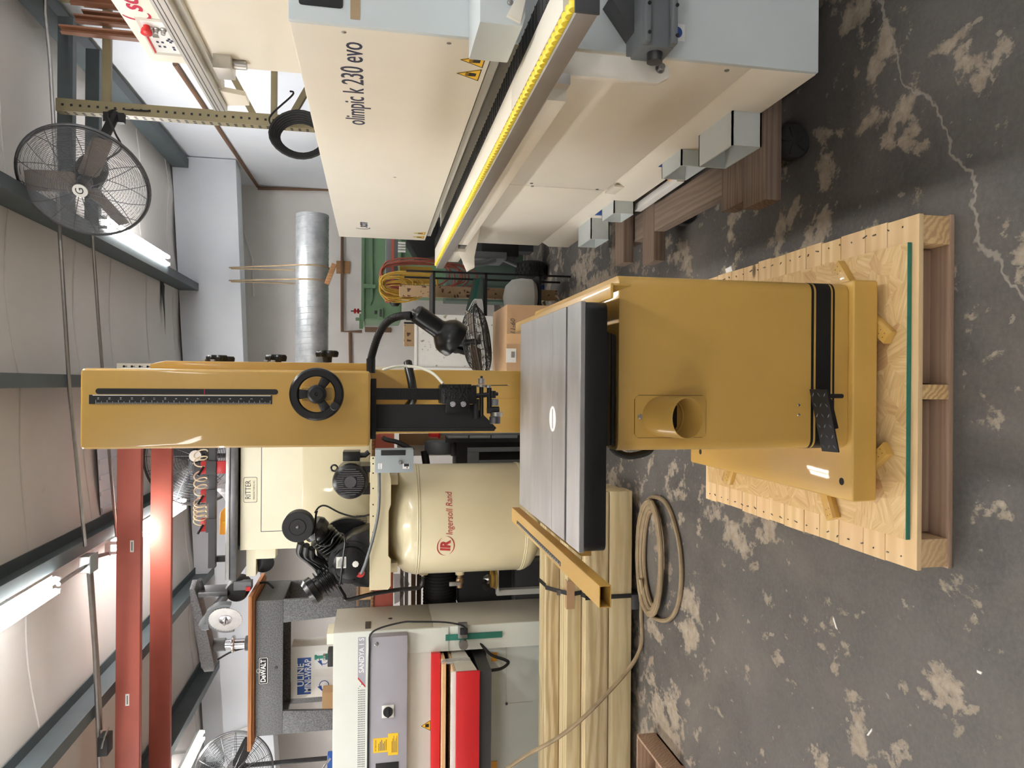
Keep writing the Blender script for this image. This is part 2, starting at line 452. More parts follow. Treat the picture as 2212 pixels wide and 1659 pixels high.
# ================================================================== THE SETTING
METALR = paint('bare_roof_metal', (222, 230, 242), .5, 0, var=.03)
def zr(x): return 3.655 + .0587 * x
struct('floor', B(-8, 2.6, -7, 9.6, -.1, 0), FLOOR, 'dark stained concrete floor with worn beige patches')
struct('wall_back', B(-8, 2.6, 9.5, 9.6, 0, 4), WALLB, 'off white painted back wall')
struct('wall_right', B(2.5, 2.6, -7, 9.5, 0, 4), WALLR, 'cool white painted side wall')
struct('wall_left', B(-8.1, -8, -7, 9.6, 0, 4), WALLB, 'off white painted far side wall')
struct('wall_front', B(-8.1, 2.6, -7.1, -7, 0, 4), WALLB, 'off white painted wall behind the viewer')
mb = MB(); xs = [-8 + i * .0525 * 2 for i in range(102)]
PX = [-7.35, -6.3, -5.25, -4.2, -3.15, -2.1, -1.05, 0, 1.05, 2.4]
rows = []
for y in (-7, 9.6):
    rows.append([mb.bm.verts.new((x, y, zr(x) + .035 * math.sin(PI * ((x + 7.35) / 1.05 % 1)))) for x in xs])
for i in range(len(xs) - 1): mb.bm.faces.new((rows[0][i], rows[0][i + 1], rows[1][i + 1], rows[1][i]))
ceil = struct('ceiling', mb, ROOF, 'off white insulated sloping metal roof', smooth=180)
mb = MB(); e0 = at(207, 985, Z=zr(-.45)); e1 = at(258, 985, Z=zr(-.45))
mb.box(-1.0, -.06, e0.y, e1.y, 0, .002)
for i in range(8): mb.box(-.98 + i * .12, -.95 + i * .12, e0.y, e1.y, -.012, 0)
for v in mb.bm.verts: v.co.z += zr(v.co.x) - .006
mb.build('bare_metal_strip', METALR, ceil)
tear = [at(355, 600, Z=3.66), at(359, 604, Z=3.66), at(360, 640, Z=3.66), at(362, 680, Z=3.66), at(362, 722, Z=3.66), at(364, 680, Z=3.66), at(365, 640, Z=3.66), at(367, 618, Z=3.66), at(362, 602, Z=3.66)]
MB().prism([(p.x, p.y, zr(p.x) - .003) for p in tear], (0, 0, .001)).build('insulation_tear', BLACKM, ceil)
mb = MB()
for i in range(9):
    y = 2.1 + i * .86 + .1 * math.sin(i * 2.1)
    pts = [(x, y + .03 * math.sin(x * 3 + i), zr(x) + .035 * math.sin(PI * ((x + 7.35) / 1.05 % 1)) - .002) for x in xs]
    mb.tube(pts, .006, 5)
mb.build('insulation_seam', ROOF, ceil)
# purlins: channel sections under the roof
for i, x in enumerate(PX[3:9]):
    zt = zr(x) - .002; mb = MB()
    mb.box(x - .04, x + .04, -6.9, 9.45, zt - .205, zt - .197)
    mb.box(x - .04, x - .032, -6.9, 9.45, zt - .197, zt - .006)
    mb.box(x - .04, x + .04, -6.9, 9.45, zt - .008, zt)
    struct('trim_%d' % (i + 1), mb, PURL, 'grey green steel purlin under the roof')
mb = MB(); mb.box(2.36, 2.455, -6.9, 8.38, 3.62, 3.63); mb.box(2.36, 2.37, -6.9, 8.38, 3.63, 3.78)
struct('trim_7', mb, PURL, 'grey green eave strut along the side wall')
for i, y in enumerate((5.05, 5.5)):
    mb = MB(); mb.box(1.1, 2.35, y, y + .012, 3.53, 3.6); mb.box(1.1, 2.35, y, y + .06, 3.52, 3.53); mb.box(1.1, 2.35, y, y + .06, 3.6, 3.61)
    struct('trim_%d' % (8 + i), mb, PURL, 'dark green channel brace between eave and purlin')
mb = MB(); mb.prism([(2.49, 8.4, 3.80), (2.49, 8.4, 3.13), (.2, 8.4, 3.03), (-4.3, 8.4, 2.66), (-7.9, 8.4, 2.4), (-7.9, 8.4, 3.2)], (0, .3, 0))
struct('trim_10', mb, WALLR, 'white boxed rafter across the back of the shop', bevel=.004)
struct('trim_11', B(2.46, 2.495, -6, 8.38, 3.70, 3.77), WHITE, 'white painted ledge on top of the side wall')
# wall cracks and joints as thin trim lines
struct('trim_12', MB().tube([at(527, 500, Y=9.485), at(545, 560, Y=9.485), at(547, 640, Y=9.485)], .012, 6), WALLB, 'white conduit along the back wall')

# ------------------------------------------------------------------ strip lamps
def lamp(x, y0, y1, label, group=None):
    zc = zr(x) - .2
    t = thing('strip_lamp', label, 'lamp', (x, (y0 + y1) / 2, zc), group)
    mb = MB(); mb.prism([(x - .03, y0, zc + .05), (x + .03, y0, zc + .05), (x + .055, y0, zc + .012), (x - .055, y0, zc + .012)], (0, y1 - y0, 0))
    mb.box(x - .012, x + .012, y0 + .3, y0 + .33, zc + .05, zr(x) - .003); mb.box(x - .012, x + .012, y1 - .33, y1 - .3, zc + .05, zr(x) - .003)
    mb.build('housing', WHITE, t)
    for s in (-1, 1):
        MB().cyl((x + s * .034, y0 + .02, zc - .012), (x + s * .034, y1 - .02, zc - .012), .019, n=10).build('lamp_tube', TUBEM, t)
        for y in (y0, y1 - .02): B(x + s * .034 - .012, x + s * .034 + .012, y, y + .02, zc - .035, zc + .015).build('tube_holder', WHITE, t, .002)
    return t
LL = ['twin tube strip lamp overhead, cut by the frame edge beside the red beams', 'twin tube strip lamp seen behind the red rack beams',
      'twin tube strip lamp behind the wire fan', 'short stretch of strip lamp in the far corner beyond the radial saw']
LO = ['strip lamp over the edge bander', 'unseen strip lamp added for fill over the near end of the timber pile', 'unseen strip lamp added for fill behind the viewer above the open floor', 'unseen strip lamp added for fill behind the viewer on the edge bander side', 'unseen strip lamp added for fill beyond the sander', 'unseen strip lamp added for fill over the hidden end of the timber pile', 'unseen strip lamp added for fill behind the viewer on the timber side', 'unseen strip lamp added for fill farthest out over the open floor']
for i, (x, a, b) in enumerate(LAMPS):
    if i < 4: lamp(x, a, b, LL[i])
    else: lamp(x, a, b, LO[i - 4], 'strip lamps over the viewer')

# ------------------------------------------------------------------ conduits under the roof
def pipe(name, pts, r, mat, label, cat='pipe', n=8, sp=0, group=None):
    return lone(name, MB().tube(spline(pts, sp) if sp else pts, r, n), mat, label, cat, group)
def rz(px, py, dz=.222):
    p = at(px, py, Z=3.4)
    for _ in range(5): p = at(px, py, Z=zr(p.x) - dz)
    return p
pipe('conduit', [rz(98, -20), rz(98, 30), rz(108, 130), rz(128, 490), rz(150, 840), rz(184, 1180)], .012, STEEL, 'long thin conduit crossing under the roof behind the wire fan')
pipe('conduit', [rz(199, 498), rz(213, 700), rz(236, 980), rz(252, 1160)], .011, STEEL, 'thin conduit running behind the saw head to the second strip lamp')
cz2 = 3.3
pipe('conduit', [at(191, 1230, Z=cz2), at(204, 1400, Z=cz2), at(211, 1560, Z=cz2), at(215, 1680, Z=cz2)], .013, STEEL, 'conduit from the junction box, nearer of the pair')
pipe('conduit', [at(197, 1230, Z=cz2), at(211, 1440, Z=cz2), at(219, 1575, Z=cz2)], .012, STEEL, 'conduit from the junction box ending in the black box')
pipe('conduit', [at(232, 1196, Z=cz2), at(205, 1203, Z=cz2), at(195, 1215, Z=cz2)], .012, STEEL, 'short conduit between junction box and second strip lamp')
pipe('conduit', [at(180, 1226, Z=cz2), at(150, 1245, Z=cz2), at(126, 1262, Z=cz2)], .012, STEEL, 'short conduit between junction box and nearest strip lamp')
p = at(190, 1216, Z=cz2); t = thing('junction_box', 'grey metal junction box on the purlin between two strip lamps', 'junction box', p)
B(p.x - .05, p.x + .05, p.y - .06, p.y + .06, p.z - .03, p.z + .03).build('box_body', STEEL, t, .004); B(p.x - .054, p.x + .054, p.y - .064, p.y + .064, p.z - .036, p.z - .03).build('cover_plate', GREYL, t, .002)
p = at(227, 1606, Z=cz2 - .045); t = thing('junction_box', 'black junction box near the edge of the photo on the roof conduit', 'junction box', p)
B(p.x - .06, p.x + .06, p.y - .05, p.y + .05, p.z - .03, p.z + .03).build('box_body', BLACKM, t, .006); MB().tube(spline([(p.x, p.y - .06, p.z), (p.x + .06, p.y - .09, p.z - .02), (p.x + .1, p.y, p.z - .02)], 6), .006, 6).build('loose_wire', STEEL, t)
q0 = at(378, 138, X=2.485); q1 = at(557, 407, Y=9.48)
pipe('conduit', [q0, at(420, 200, X=2.485), at(480, 290, X=2.485), Vector((2.485, 9.47, q1.z)), ], .02, BROWNC, 'brown conduit sloping along the cool white side wall')
pipe('conduit', [(q1.x, 9.47, q1.z), at(739, 411, Y=9.47), at(739, 565, Y=9.43), at(739, 590, Y=9.43), at(739, 716, Y=9.43), at(782, 716, Y=9.43)], .02, BROWNC, 'brown conduit running along the back wall above the green machine')
pipe('conduit', [at(756, 718, Y=9.46), at(757, 780, Y=9.46), at(757, 830, Y=9.46)], .02, BROWNC, 'brown conduit on the back wall going behind the saw head')
q = at(789, 700, Y=9.45); lone('wire_cover', B(q.x - .1, q.x - .04, 9.42, 9.5, at(845, 710, Y=9.45).z, at(788, 710, Y=9.45).z), BROWNC, 'brown wooden wire cover on the back wall beside the green machine', 'wire cover', bevel=.005)

# ================================================================== PALLET, OSB, CLEATS
pal = thing('pallet', 'pale wooden pallet standing under the gold band saw', 'pallet', (-.015, 2.36, 0))
y = 1.718; wds = [.125, .095, .115, .1, .085, .12, .1, .09, .11, .1, .12, .1]
k = 1.28 / sum(wds)
for w in wds:
    B(-.51 + random.uniform(-.004, .004), .485 + random.uniform(-.004, .004), y + .0015, y + w * k - .0015, .1, .115 + random.uniform(-.001, .001)).build('deck_board', PINE, pal, .002)
    y += w * k
for x in (.4, -.035, -.505):
    B(x, x + (.08 if x > .3 or x < -.3 else .042), 1.722, 2.99, .014, .0995).build('stringer', PINEY, pal, .003)
for y in (1.72, 2.3, 2.88):
    B(-.51, .485, y, y + .1, 0, .0138).build('bottom_board', OLDWOOD, pal, .002)
for x0, x1 in ((-.42, -.038), (.01, .397)):
    B(x0, x1, 1.79, 1.828, .015, .098).build('cross_board', OLDWOOD, pal, .002)
mb = MB()
for i in range(22):
    yy = 1.78 + i * .056
    for x in (-.485, .458): mb.cyl((x + random.uniform(-.006, .006), yy + random.uniform(-.02, .02), .1145), (x, yy, .1168), .0022, n=6)
tag(mb.build('nail_heads', DSTEEL, pal), kind='stuff')
osb = thing('osb_sheet', 'strand board sheet with a teal painted edge lying on the pallet', 'board', (-.01, 2.35, .116))
B(-.43, .406, 1.747, 2.95, .1165, .129).build('sheet', OSB, osb, .001)
B(-.43, .406, 1.7445, 1.747, .1165, .129).build('painted_edge', TEAL, osb)
def cleat(px, py, ang, L, label):
    p = at(px, py, Z=.142); M = Matrix.Translation((p.x, p.y, .1295)) @ Matrix.Rotation(ang, 4, 'Z')
    pts = [M @ Vector(q) for q in ((-L / 2, -.021, 0), (-L / 2, .021, 0), (-L / 2, .021, .016), (-L / 2, .014, .0245), (-L / 2, -.021, .0245))]
    o = lone('wood_cleat', MB().prism(pts, M.to_3x3() @ Vector((L, 0, 0))), GOLD, label, 'cleat', 'gold painted wood cleats under the saw base', bevel=.0015)
    mb = MB()
    for i in range(4):
        c = M @ Vector((L * (.5 - .12 - .16 * (i // 2)), -.008 + .014 * (i % 2), .0243)); mb.cyl(c, c + Vector((0, 0, .0006)), .0016, n=6)
    mb.build('nail_holes', BLACKM, o)
cleat(1898, 705, math.radians(-128), .12, 'gold painted cleat under the plinth front, the one farther from the pedal')
cleat(1892, 992, math.radians(-52), .12, 'gold painted cleat under the plinth front, below the foot pedal')
cleat(1826, 602, math.radians(38), .12, 'gold painted cleat beside the glossy OSB patch at the saw corner')
cleat(1580, 1018, math.radians(150), .11, 'small gold cleat at the back of the OSB beside the base plate')
cleat(1790, 1082, math.radians(205), .12, 'gold cleat poking out under the low side plate of the saw')

# ================================================================== BAND SAW
S = thing('band_saw', 'gold painted band saw with black trim standing on the pallet', 'band saw', (-.02, 2.36, .154))
B(-.336, .31, 1.83, 2.9, .154, .236).build('plinth', GOLD, S, .01, 3)
for px, py, Z in ((1818, 1040, .2362), (1513, 976, .2362)):
    p = at(px, py, Z=Z); MB().cyl((p.x, p.y, .2358), (p.x, p.y, .2368), .011, n=16).build('anchor_hole', BLACKM, S)
cab = MB().rprism(FU(.06, 2.375, .236), .484, 1.05, .03, .706, 6).build('cabinet', GOLD, S, .006, 2)
for z0, z1 in ((.350, .358), (.295, .343), (.283, .289)):
    MB().rprism(FU(.06, 2.375, z0), .4856, 1.0516, .0308, z1 - z0, 6).build('black_stripe', BLACK, cab)
# dust plate and port
pl = MB().rprism(FR(-.087, 1.8498, .79), .116, .21, .012, .0022, 5).build('port_plate', GOLD, S, .0006, 1)
mb = MB()
for dx, dz, w, h in ((0, .1055, .096, .0012), (0, -.1055, .096, .0012), (.0585, 0, .0012, .19), (-.0585, 0, .0012, .19)): mb.box(-.087 + dx - w / 2, -.087 + dx + w / 2, 1.8492, 1.8499, .79 + dz - h / 2, .79 + dz + h / 2)
mb.build('plate_seam', BLACKM, pl)
oc = at(1486, 903, Y=1.752); ax = Vector((0, -math.cos(.32), -math.sin(.32))); L = .118; o0 = oc - ax * L
MB().lathe(o0, ax, [(.0555, 0), (.0555, L), (.0535, L), (.0535, .0)], 40, cap=False).build('dust_port', GOLD, S, smooth=40)
MB().lathe(o0, ax, [(.0535, .006), (.0535, .045), (.05, .045), (.05, .044)], 32, cap=False).build('port_liner', GOLD, S)
MB().cyl(o0 + ax * .03, o0 + ax * .031, .05, n=32).build('port_void', BLACKM, S)
def bolt(px, py, Y, r=.006, par=None, mat=None, h=.005):
    p = at(px, py, Y=Y); MB().cyl(p, p + Vector((0, -h, 0)), r, n=6).cyl(p, p + Vector((0, -h * .35, 0)), r * 1.35, n=16).build('bolt', mat or CHROME, par or S, .0006, 1)
bolt(1383, 900, 1.8475, .0055)
for py in (875, 896): bolt(1725, py, 1.8495, .003)
for py in (836, 880): bolt(1325, py, 1.905, .006)
# table
mb = MB().rprism(FU(-.105, 2.0475, 1.03), .622, .725, .02, .0575, 5); mb.build('table_body', BLACK, S, .004, 2)
tt = 1.1
A_ = B(-.416, .206, 1.685, 1.805, 1.0865, tt).build('table_top', IRON, S, .0015, 1)
mb = B(-.416, .206, 1.824, 1.9585, 1.0865, tt); mb.box(-.416, .206, 1.9615, 2.41, 1.0865, tt); mb.box(-.07, .206, 1.9585, 1.9615, 1.088, tt)
mb.build('table_top', IRON, S, .001, 1)
mb = MB(); n = 40
mb.prism([(-.098 + .036 * math.cos(2 * PI * k / n), 1.955 + .036 * math.sin(2 * PI * k / n), tt - .004) for k in range(n)], (0, 0, .0046)).build('table_insert', WHITE, S)
B(-.125, -.07, 1.952, 1.957, tt, tt + .0008).build('insert_slot', BLACKM, S)
# trunnion under the table
mb = B(-.17, .14, 1.86, 2.3, .945, .99); mb.box(-.1, .1, 1.9, 2.25, .99, 1.03); mb.box(.1, .15, 1.88, 1.96, .96, 1.025)
mb.build('trunnion', BLACK, S, .008)
MB().cyl((-.165, 1.872, .985), (.14, 1.872, .985), .03, n=24).build('trunnion_quadrant', BLACK, S)
# rails
mb = B(.212, .25, 1.665, 2.85, 1.022, 1.03); mb.box(.244, .25, 1.665, 2.85, .975, 1.022); mb.build('rear_rail', GOLD, S, .0025)
for y in (1.8, 2.2): B(.206, .2115, y, y + .04, .99, 1.03).build('rail_bracket', GOLD, S)
mb = B(-.531, -.478, 1.614, 2.7, 1.0675, 1.07); mb.box(-.531, -.478, 1.614, 2.7, 1.04, 1.0425); mb.box(-.531, -.5285, 1.614, 2.7, 1.0425, 1.0675); mb.box(-.4805, -.478, 1.614, 2.7, 1.0425, 1.0675)
fr = mb.build('front_rail', GOLD, S, .0006, 1)
B(-.478, -.44, 1.9, 2.6, 1.0, 1.03).build('rail_angle', GOLD, S, .002)
B(-.44, -.417, 1.95, 2.0, 1.0, 1.06).build('rail_bracket', GOLD, S); B(-.44, -.417, 2.3, 2.35, 1.0, 1.06).build('rail_bracket', GOLD, S)
B(-.522, -.509, 1.97, 2.6, 1.07, 1.0706).build('rail_tape', BLACKM, fr)
mb = MB()
for i in range(100): mb.box(-.522, -.5185 if i % 4 else -.513, 1.98 + i * .0061, 1.9812 + i * .0061, 1.0706, 1.0709)
tag(mb.build('tape_ticks', WHITE, fr), kind='stuff')
# spine and head
spine = B(-.172, .047, 2.46, 2.9, .94, 2.2).build('spine', GOLD, S, .006)
B(-.052, -.05, 2.4575, 2.46, 1.0, 1.6).build('spine_fold', GOLD, spine)
head = B(-.163, .031, 1.85, 2.9, 1.607, 2.284).build('head', GOLD, S, .012, 3)
door = MB().prism([(.031, 2.2, 1.61), (.06, 2.2, 1.61), (.06, 2.2, 2.19), (.05, 2.2, 2.23), (.031, 2.2, 2.23)], (0, .7, 0)).build('wheel_door', GOLD, S, .003)
MB().prism([(-.163, 2.3, 1.607), (-.163, 2.3, 1.585), (-.12, 2.3, 1.53), (-.1, 2.3, 1.607)], (0, .15, 0)).build('gusset', GOLD, S, .002)
B(-.15, .012, 1.93, 2.1, 1.592, 1.6068).build('head_underplate', BLACKM, S, .002)
sl = MB().rprism(FR(-.024, 1.8499, 2.041), .0135, .416, .0067, .001, 6).build('gauge_slot', BLACKM, S)
B(-.031, -.018, 1.8482, 1.8489, 2.0045, 2.0065).build('gauge_pointer', CRIM, S)
ru = B(-.0545, -.0325, 1.8488, 1.85, 1.847, 2.263).build('gauge_ruler', BLACK, S)
mb = B(-.0345, -.0325, 1.8484, 1.8488, 1.85, 2.255)
for i in range(129):
    z = 1.851 + i * .0031; ln = .009 if i % 8 == 0 else .006 if i % 4 == 0 else .0035
    mb.box(-.0544, -.0544 + ln, 1.8484, 1.8488, z, z + .0007)
tag(mb.build('ruler_marks', PAPER, ru), kind='stuff')
for i in range(1, 17): text(str(i), .0062, FR(-.0415, 1.8486, 1.846 + i * .0248), PAPER, ru, 'ruler_number', ext=.0001)
# handwheel
wc = Vector((-.028, 1.775, 1.734)); Yv = Vector((0, -1, 0))
hw = MB().lathe(wc, Yv, [(.063, -.006), (.0645, 0), (.063, .006), (.059, .009), (.046, .009), (.043, .006), (.043, -.004), (.047, -.008), (.058, -.008), (.063, -.006)], 56, cap=False).build('handwheel', BLACK, S)
for a in (90, 210, 330):
    a = math.radians(a); dv = Vector((math.cos(a), 0, math.sin(a))); M = frame(wc, dv, (0, 0, 1) if abs(dv.z) < .9 else (1, 0, 0))
    d2 = Vector((-dv.z, 0, dv.x))
    MB().prism([wc + dv * .015 + d2 * .0085, wc + dv * .05 + d2 * .0135, wc + dv * .05 - d2 * .0135, wc + dv * .015 - d2 * .0085], (0, .006, 0)).build('spoke', BLACK, hw, .0025)
MB().lathe(wc, Yv, [(.023, -.012), (.023, .004), (.0215, .007), (.016, .008), (.0155, .012), (.004, .012), (.003, .009)], 32).build('hub', BLACK, hw)
cp = wc + Vector((-.027, -.009, -.045)); MB().lathe(cp, Yv, [(.005, 0), (.005, .012), (.0085, .014), (.0105, .03), (.0105, .05), (.0085, .055), (.002, .0555)], 20).build('crank_handle', BLACKM, hw)
MB().rprism(FR(-.028, 1.849, 1.734), .034, .078, .006, .05, 3).build('wheel_gearbox', GOLD, S, .003)
MB().cyl((-.028, 1.8, 1.734), (-.028, 1.78, 1.734), .01, n=16).build('wheel_shaft', STEEL, S)
# star knobs on the door side
def knob(px, py, Y, r=.033, xb=.06):
    p = at(px, py, Y=Y); c = Vector((p.x, Y, p.z))
    pts = [(0, 0)] * 42; out = []
    for i in range(42):
        a = 2 * PI * i / 42; rr = r * (.88 + .12 * math.cos(7 * a)); out.append(c + Vector((0, rr * math.cos(a), rr * math.sin(a))))
    k = MB().loft([[c + (q - c) * .93 + Vector((-.009, 0, 0)) for q in out], out, [q + Vector((.006, 0, 0)) for q in out], [c + (q - c) * .86 + Vector((.011, 0, 0)) for q in out]]).build('star_knob', BLACK, S, smooth=50)
    MB().cyl(c + Vector((-.026, 0, 0)), c + Vector((-.008, 0, 0)), .0135, .0155, 16).build('knob_neck', BLACK, k)
    MB().cyl(Vector((xb, Y, c.z)), c + Vector((-.024, 0, 0)), .005, n=10).build('knob_stud', STEEL, k)
knob(470, 775, 2.32); knob(489, 777, 2.62, .03); knob(597, 774, 2.3); knob(707, 765, 2.3, .036)
for px in (440, 460, 575, 590):
    p = at(px, 799, Y=2.25); B(.0605, .067, 2.24, 2.26, p.z - .006, p.z + .006).build('hinge_nut', STEEL, S, .001)
# guide post, guard, guides
mb = MB().prism([(-.058, 1.972, 1.606), (-.133, 1.972, 1.606), (-.133, 1.972, 1.266), (-.124, 1.972, 1.258), (-.058, 1.972, 1.325)], (0, .006, 0))
mb.box(-.133, -.128, 1.978, 2.04, 1.262, 1.606); mb.box(-.126, -.123, 1.969, 1.972, 1.27, 1.606); g = mb.build('blade_guard', BLACKM, S, .0015, 1)
mb = B(-.046, -.014, 2.0, 2.035, 1.33, 1.606)
for i in range(34): mb.box(-.045, -.015, 1.9965, 2.0, 1.475 + i * .0039, 1.4771 + i * .0039)
mb.build('guide_post', BLACK, S)
gb = B(-.056, -.005, 1.94, 2.03, 1.32, 1.418).build('guide_block', BLACKC, S, .003)
a, b = at(962, 892, Y=1.944), at(1014, 864, Y=1.944); B(a.x, b.x, 1.938, 1.971, b.z, a.z).build('guide_plate', BLACK, gb, .002)
for px in (978, 1001): bolt(px, 873, 1.938, .0058, gb, h=.004)
mb = MB(); mb.prism([at(950, 830, Y=1.935), at(1018, 830, Y=1.935), at(1018, 838, Y=1.935), at(950, 838, Y=1.935)], (0, -.002, 0)); 
mb.build('block_ridge', BLACKC, gb)
ap = at
def pcyl(name, a, b, r, mat, Y0=1.965, Y1=None, n=20, par=None): return MB().cyl(at(a[0], a[1], Y=Y0), at(b[0], b[1], Y=Y1 or Y0), r, n=n).build(name, mat, par or gb, .0008, 1)
pcyl('adjust_knob', (1040, 829), (1040, 817), .0092, STEEL); pcyl('adjust_tip', (1040, 817), (1040, 812), .0035, BLACKM)
pcyl('knob_collar', (1040, 836), (1040, 830), .0125, STEEL); pcyl('lock_screw', (1055, 838), (1055, 832), .008, STEEL)
pcyl('guide_arm', (1012, 857), (1068, 851), .007, BLACK); pcyl('arm_joint', (1064, 844), (1064, 860), .0095, BLACK); pcyl('arm_tip', (1064, 851), (1076, 851), .005, BLACK)
pcyl('guide_shaft', (1040, 836), (1040, 900), .006, BLACK); pcyl('guide_shaft', (1057, 838), (1057, 893), .007, BLACK)
pcyl('guide_sleeve', (1069, 862), (1069, 876), .01, GREYM); pcyl('guide_yoke', (1052, 885), (1078, 885), .009, BLACKM)
pcyl('guide_bearing', (1072, 890), (1072, 899), .017, STEEL, n=28); pcyl('guide_bearing', (1069, 900), (1069, 915), .0155, DSTEEL, n=28)
pcyl('guide_carrier', (1028, 862), (1028, 905), .009, BLACKM); pcyl('oil_line', (1020, 833), (1098, 832), .0012, BLACKM)
pcyl('oil_tip', (1096, 832), (1101, 832), .0025, GOLD)
# work lamp on its gooseneck
lb = at(801, 797, Y=2.1); pts = [Vector((lb.x, 2.1, lb.z)), at(801, 780, Y=2.1), at(806, 758, Y=2.09), at(817, 725, Y=2.07), at(832, 700, Y=2.05), at(850, 687, Y=2.03), at(870, 682, Y=2.01), at(888, 681, Y=2.0)]
gn = MB().tube(spline(pts, 10), .0105, 12).build('gooseneck', BLACKM, S)
mb = MB(); sp_ = spline(pts, 14)
for i in range(2, len(sp_) - 2, 2): mb.tube([sp_[i] - (sp_[i + 1] - sp_[i]) * .25, sp_[i] + (sp_[i + 1] - sp_[i]) * .25], .0115, 12)
mb.build('gooseneck_rib', BLACKM, gn)
MB().cyl(lb + Vector((-.012, 0, 0)), lb + Vector((.03, 0, 0)), .013, n=16).build('lamp_ferrule', BLACK, gn)
h0 = at(897, 675, Y=2.0); h1 = at(984, 736, Y=2.035); hx = (h1 - h0); HL = hx.length
sh = MB().lathe(h0, hx, [(.012, .0), (.022, .0), (.026, .004), (.0265, .01), (.027, HL * .55), (.029, HL * .6), (.04, HL * .67), (.05, HL * .76), (.053, HL * .85), (.053, HL), (.051, HL), (.048, HL * .8), (.025, HL * .6)], 40).build('lamp_shade', BLACK, S, smooth=40)
MB().cyl(h0 - hx.normalized() * .012, h0, .006, n=12).build('lamp_switch', STEEL, sh)
mb = MB(); a_, u_, w_ = basis(hx)
for k in range(7): c = h0 + (u_ * math.cos(k * .9) + w_ * math.sin(k * .9)) * .0185; mb.cyl(c - a_ * .0006, c + a_ * .001, .0025, n=8)
mb.build('vent_hole', RUBBER, sh)
# tubes and cables on the saw
MB().tube(spline([at(828, 799, Y=2.15), at(855, 792, Y=2.12), at(885, 791, Y=2.1), at(915, 797, Y=2.06), at(938, 809, Y=2.02), at(957, 829, Y=1.985)], 8), .0042, 8).build('air_tube', CLEAR, S)
MB().tube(spline([at(881, 783, Y=2.42), at(884, 800, Y=2.4), at(890, 830, Y=2.38), at(892, 862, Y=2.38), at(880, 880, Y=2.44)], 8), .0145, 12).build('black_hose', BLACK, S)
MB().tube(spline([at(1322, 966, Y=2.2), at(1335, 978, Y=2.2), at(1357, 985, Y=2.2), at(1385, 981, Y=2.2), at(1402, 973, Y=2.2), at(1410, 960, Y=2.2)], 8), .012, 10).build('power_cable', RUBBER, S)
# foot brake
c = [at(1748, 841, Y=1.815), at(1785, 842, Y=1.745), at(1811, 978, Y=1.735), at(1775, 975, Y=1.805)]
nrm = (c[1] - c[0]).cross(c[3] - c[0]).normalized()
if nrm.z < 0: nrm = -nrm
pd = MB().prism(c, -nrm * .005).build('foot_pedal', BLACKM, S, .0015)
mb = MB()
for i in range(6):
    for j in range(3):
        q = c[0].lerp(c[3], (i + .5) / 6).lerp(c[1].lerp(c[2], (i + .5) / 6), (j + .5) / 3)
        d1 = ((c[3] - c[0]).normalized() + (c[1] - c[0]).normalized() * (.8 if (i + j) % 2 else -.8)).normalized() * .008; d2 = nrm.cross(d1).normalized() * .0024
        mb.loft([[q - d1, q - d2, q + d1, q + d2], [q - d1 * .4 + nrm * .0018, q - d2 * .4 + nrm * .0018, q + d1 * .4 + nrm * .0018, q + d2 * .4 + nrm * .0018]])
mb.build('tread', DSTEEL, pd)
MB().prism([at(1786, 858, Y=1.8), at(1797, 862, Y=1.8), at(1812, 925, Y=1.8), at(1801, 928, Y=1.8)], (0, .006, 0)).build('pedal_arm', BLACKM, pd, .001)
B(-.035, -.02, 1.8, 1.86, .33, .345).build('pedal_shaft', BLACKM, pd)
MB().rprism(FR(-.0285, 1.8497, .282), .0125, .06, .006, .0012, 5).build('pedal_slot', BLACKM, S)

# ================================================================== EDGE BANDER on its timber dolly
E = thing('edge_bander', 'long cream edge banding machine with a yellow roller rail', 'machine', (1.36, 3.4, .255))
B(.985, 1.75, 1.99, 4.85, .46, 1.16).build('lower_body', CREAM, E, .003)
for y0, y1 in ((1.992, 3.403), (3.407, 4.86)):
    B(.973, .985, y0, y1, .468, 1.06).build('lower_panel', CREAM, E, .002)
mb = MB().prism([(.966, 1.985, .257), (1.74, 1.985, .257), (1.74, 1.985, .46), (1.0, 1.985, .46), (.966, 1.985, .40)], (0, 2.86, 0)); mb.build('base_frame', CREAM, E, .004)
mb = MB()
B(.9655, .975, 3.30, 3.44, .402, .455).build('joint_plate', CREAM, E, .002)
hood = B(.97, 1.75, 1.99, 4.85, 1.262, 1.83).build('hood', CREAM, E, .006)
B(.968, 1.752, 1.972, 1.99, .257, 1.83).build('end_panel', COOLCREAM, E, .004)
# the work zone under the hood
B(1.06, 1.1, 2.0, 4.84, 1.2, 1.262).build('pressure_beam', CREAM, E); B(1.0, 1.06, 2.0, 4.84, 1.225, 1.25).build('underside_lip', SANDS, E)
B(.905, .968, 1.6, 4.8, 1.185, 1.2).build('feed_chain', BLACKM, E, .002)
mb = MB()
for i in range(80): mb.box(.907, .966, 1.61 + i * .04, 1.6135 + i * .04, 1.2, 1.2025)
tag(mb.build('chain_links', DSTEEL, E), kind='stuff')
for y0, y1 in ((1.5, 2.08), (2.083, 3.9), (3.903, 4.78)): B(.815, .903, y0, y1, 1.172, 1.2).build('table_strip', CREAM, E, .0015)
B(.86, 1.0, 1.98, 4.8, 1.07, 1.172).build('table_support', CREAM, E)
B(.775, .786, 1.43, 4.8, 1.143, 1.19).build('roller_bar', BARM, E, .0015)
B(.775, .835, 1.424, 1.43, 1.14, 1.194).build('bar_end_cap', CHAR, E, .001)
B(.786, .815, 1.43, 4.8, 1.143, 1.155).build('roller_tray', ALU, E)
r0 = MB().lathe((.79, 1.446, 1.186), (1, 0, 0), [(.006, 0), (.0145, 0), (.0155, .002), (.0155, .02), (.0145, .022), (.006, .022)], 12).build('roller', YELL, E)
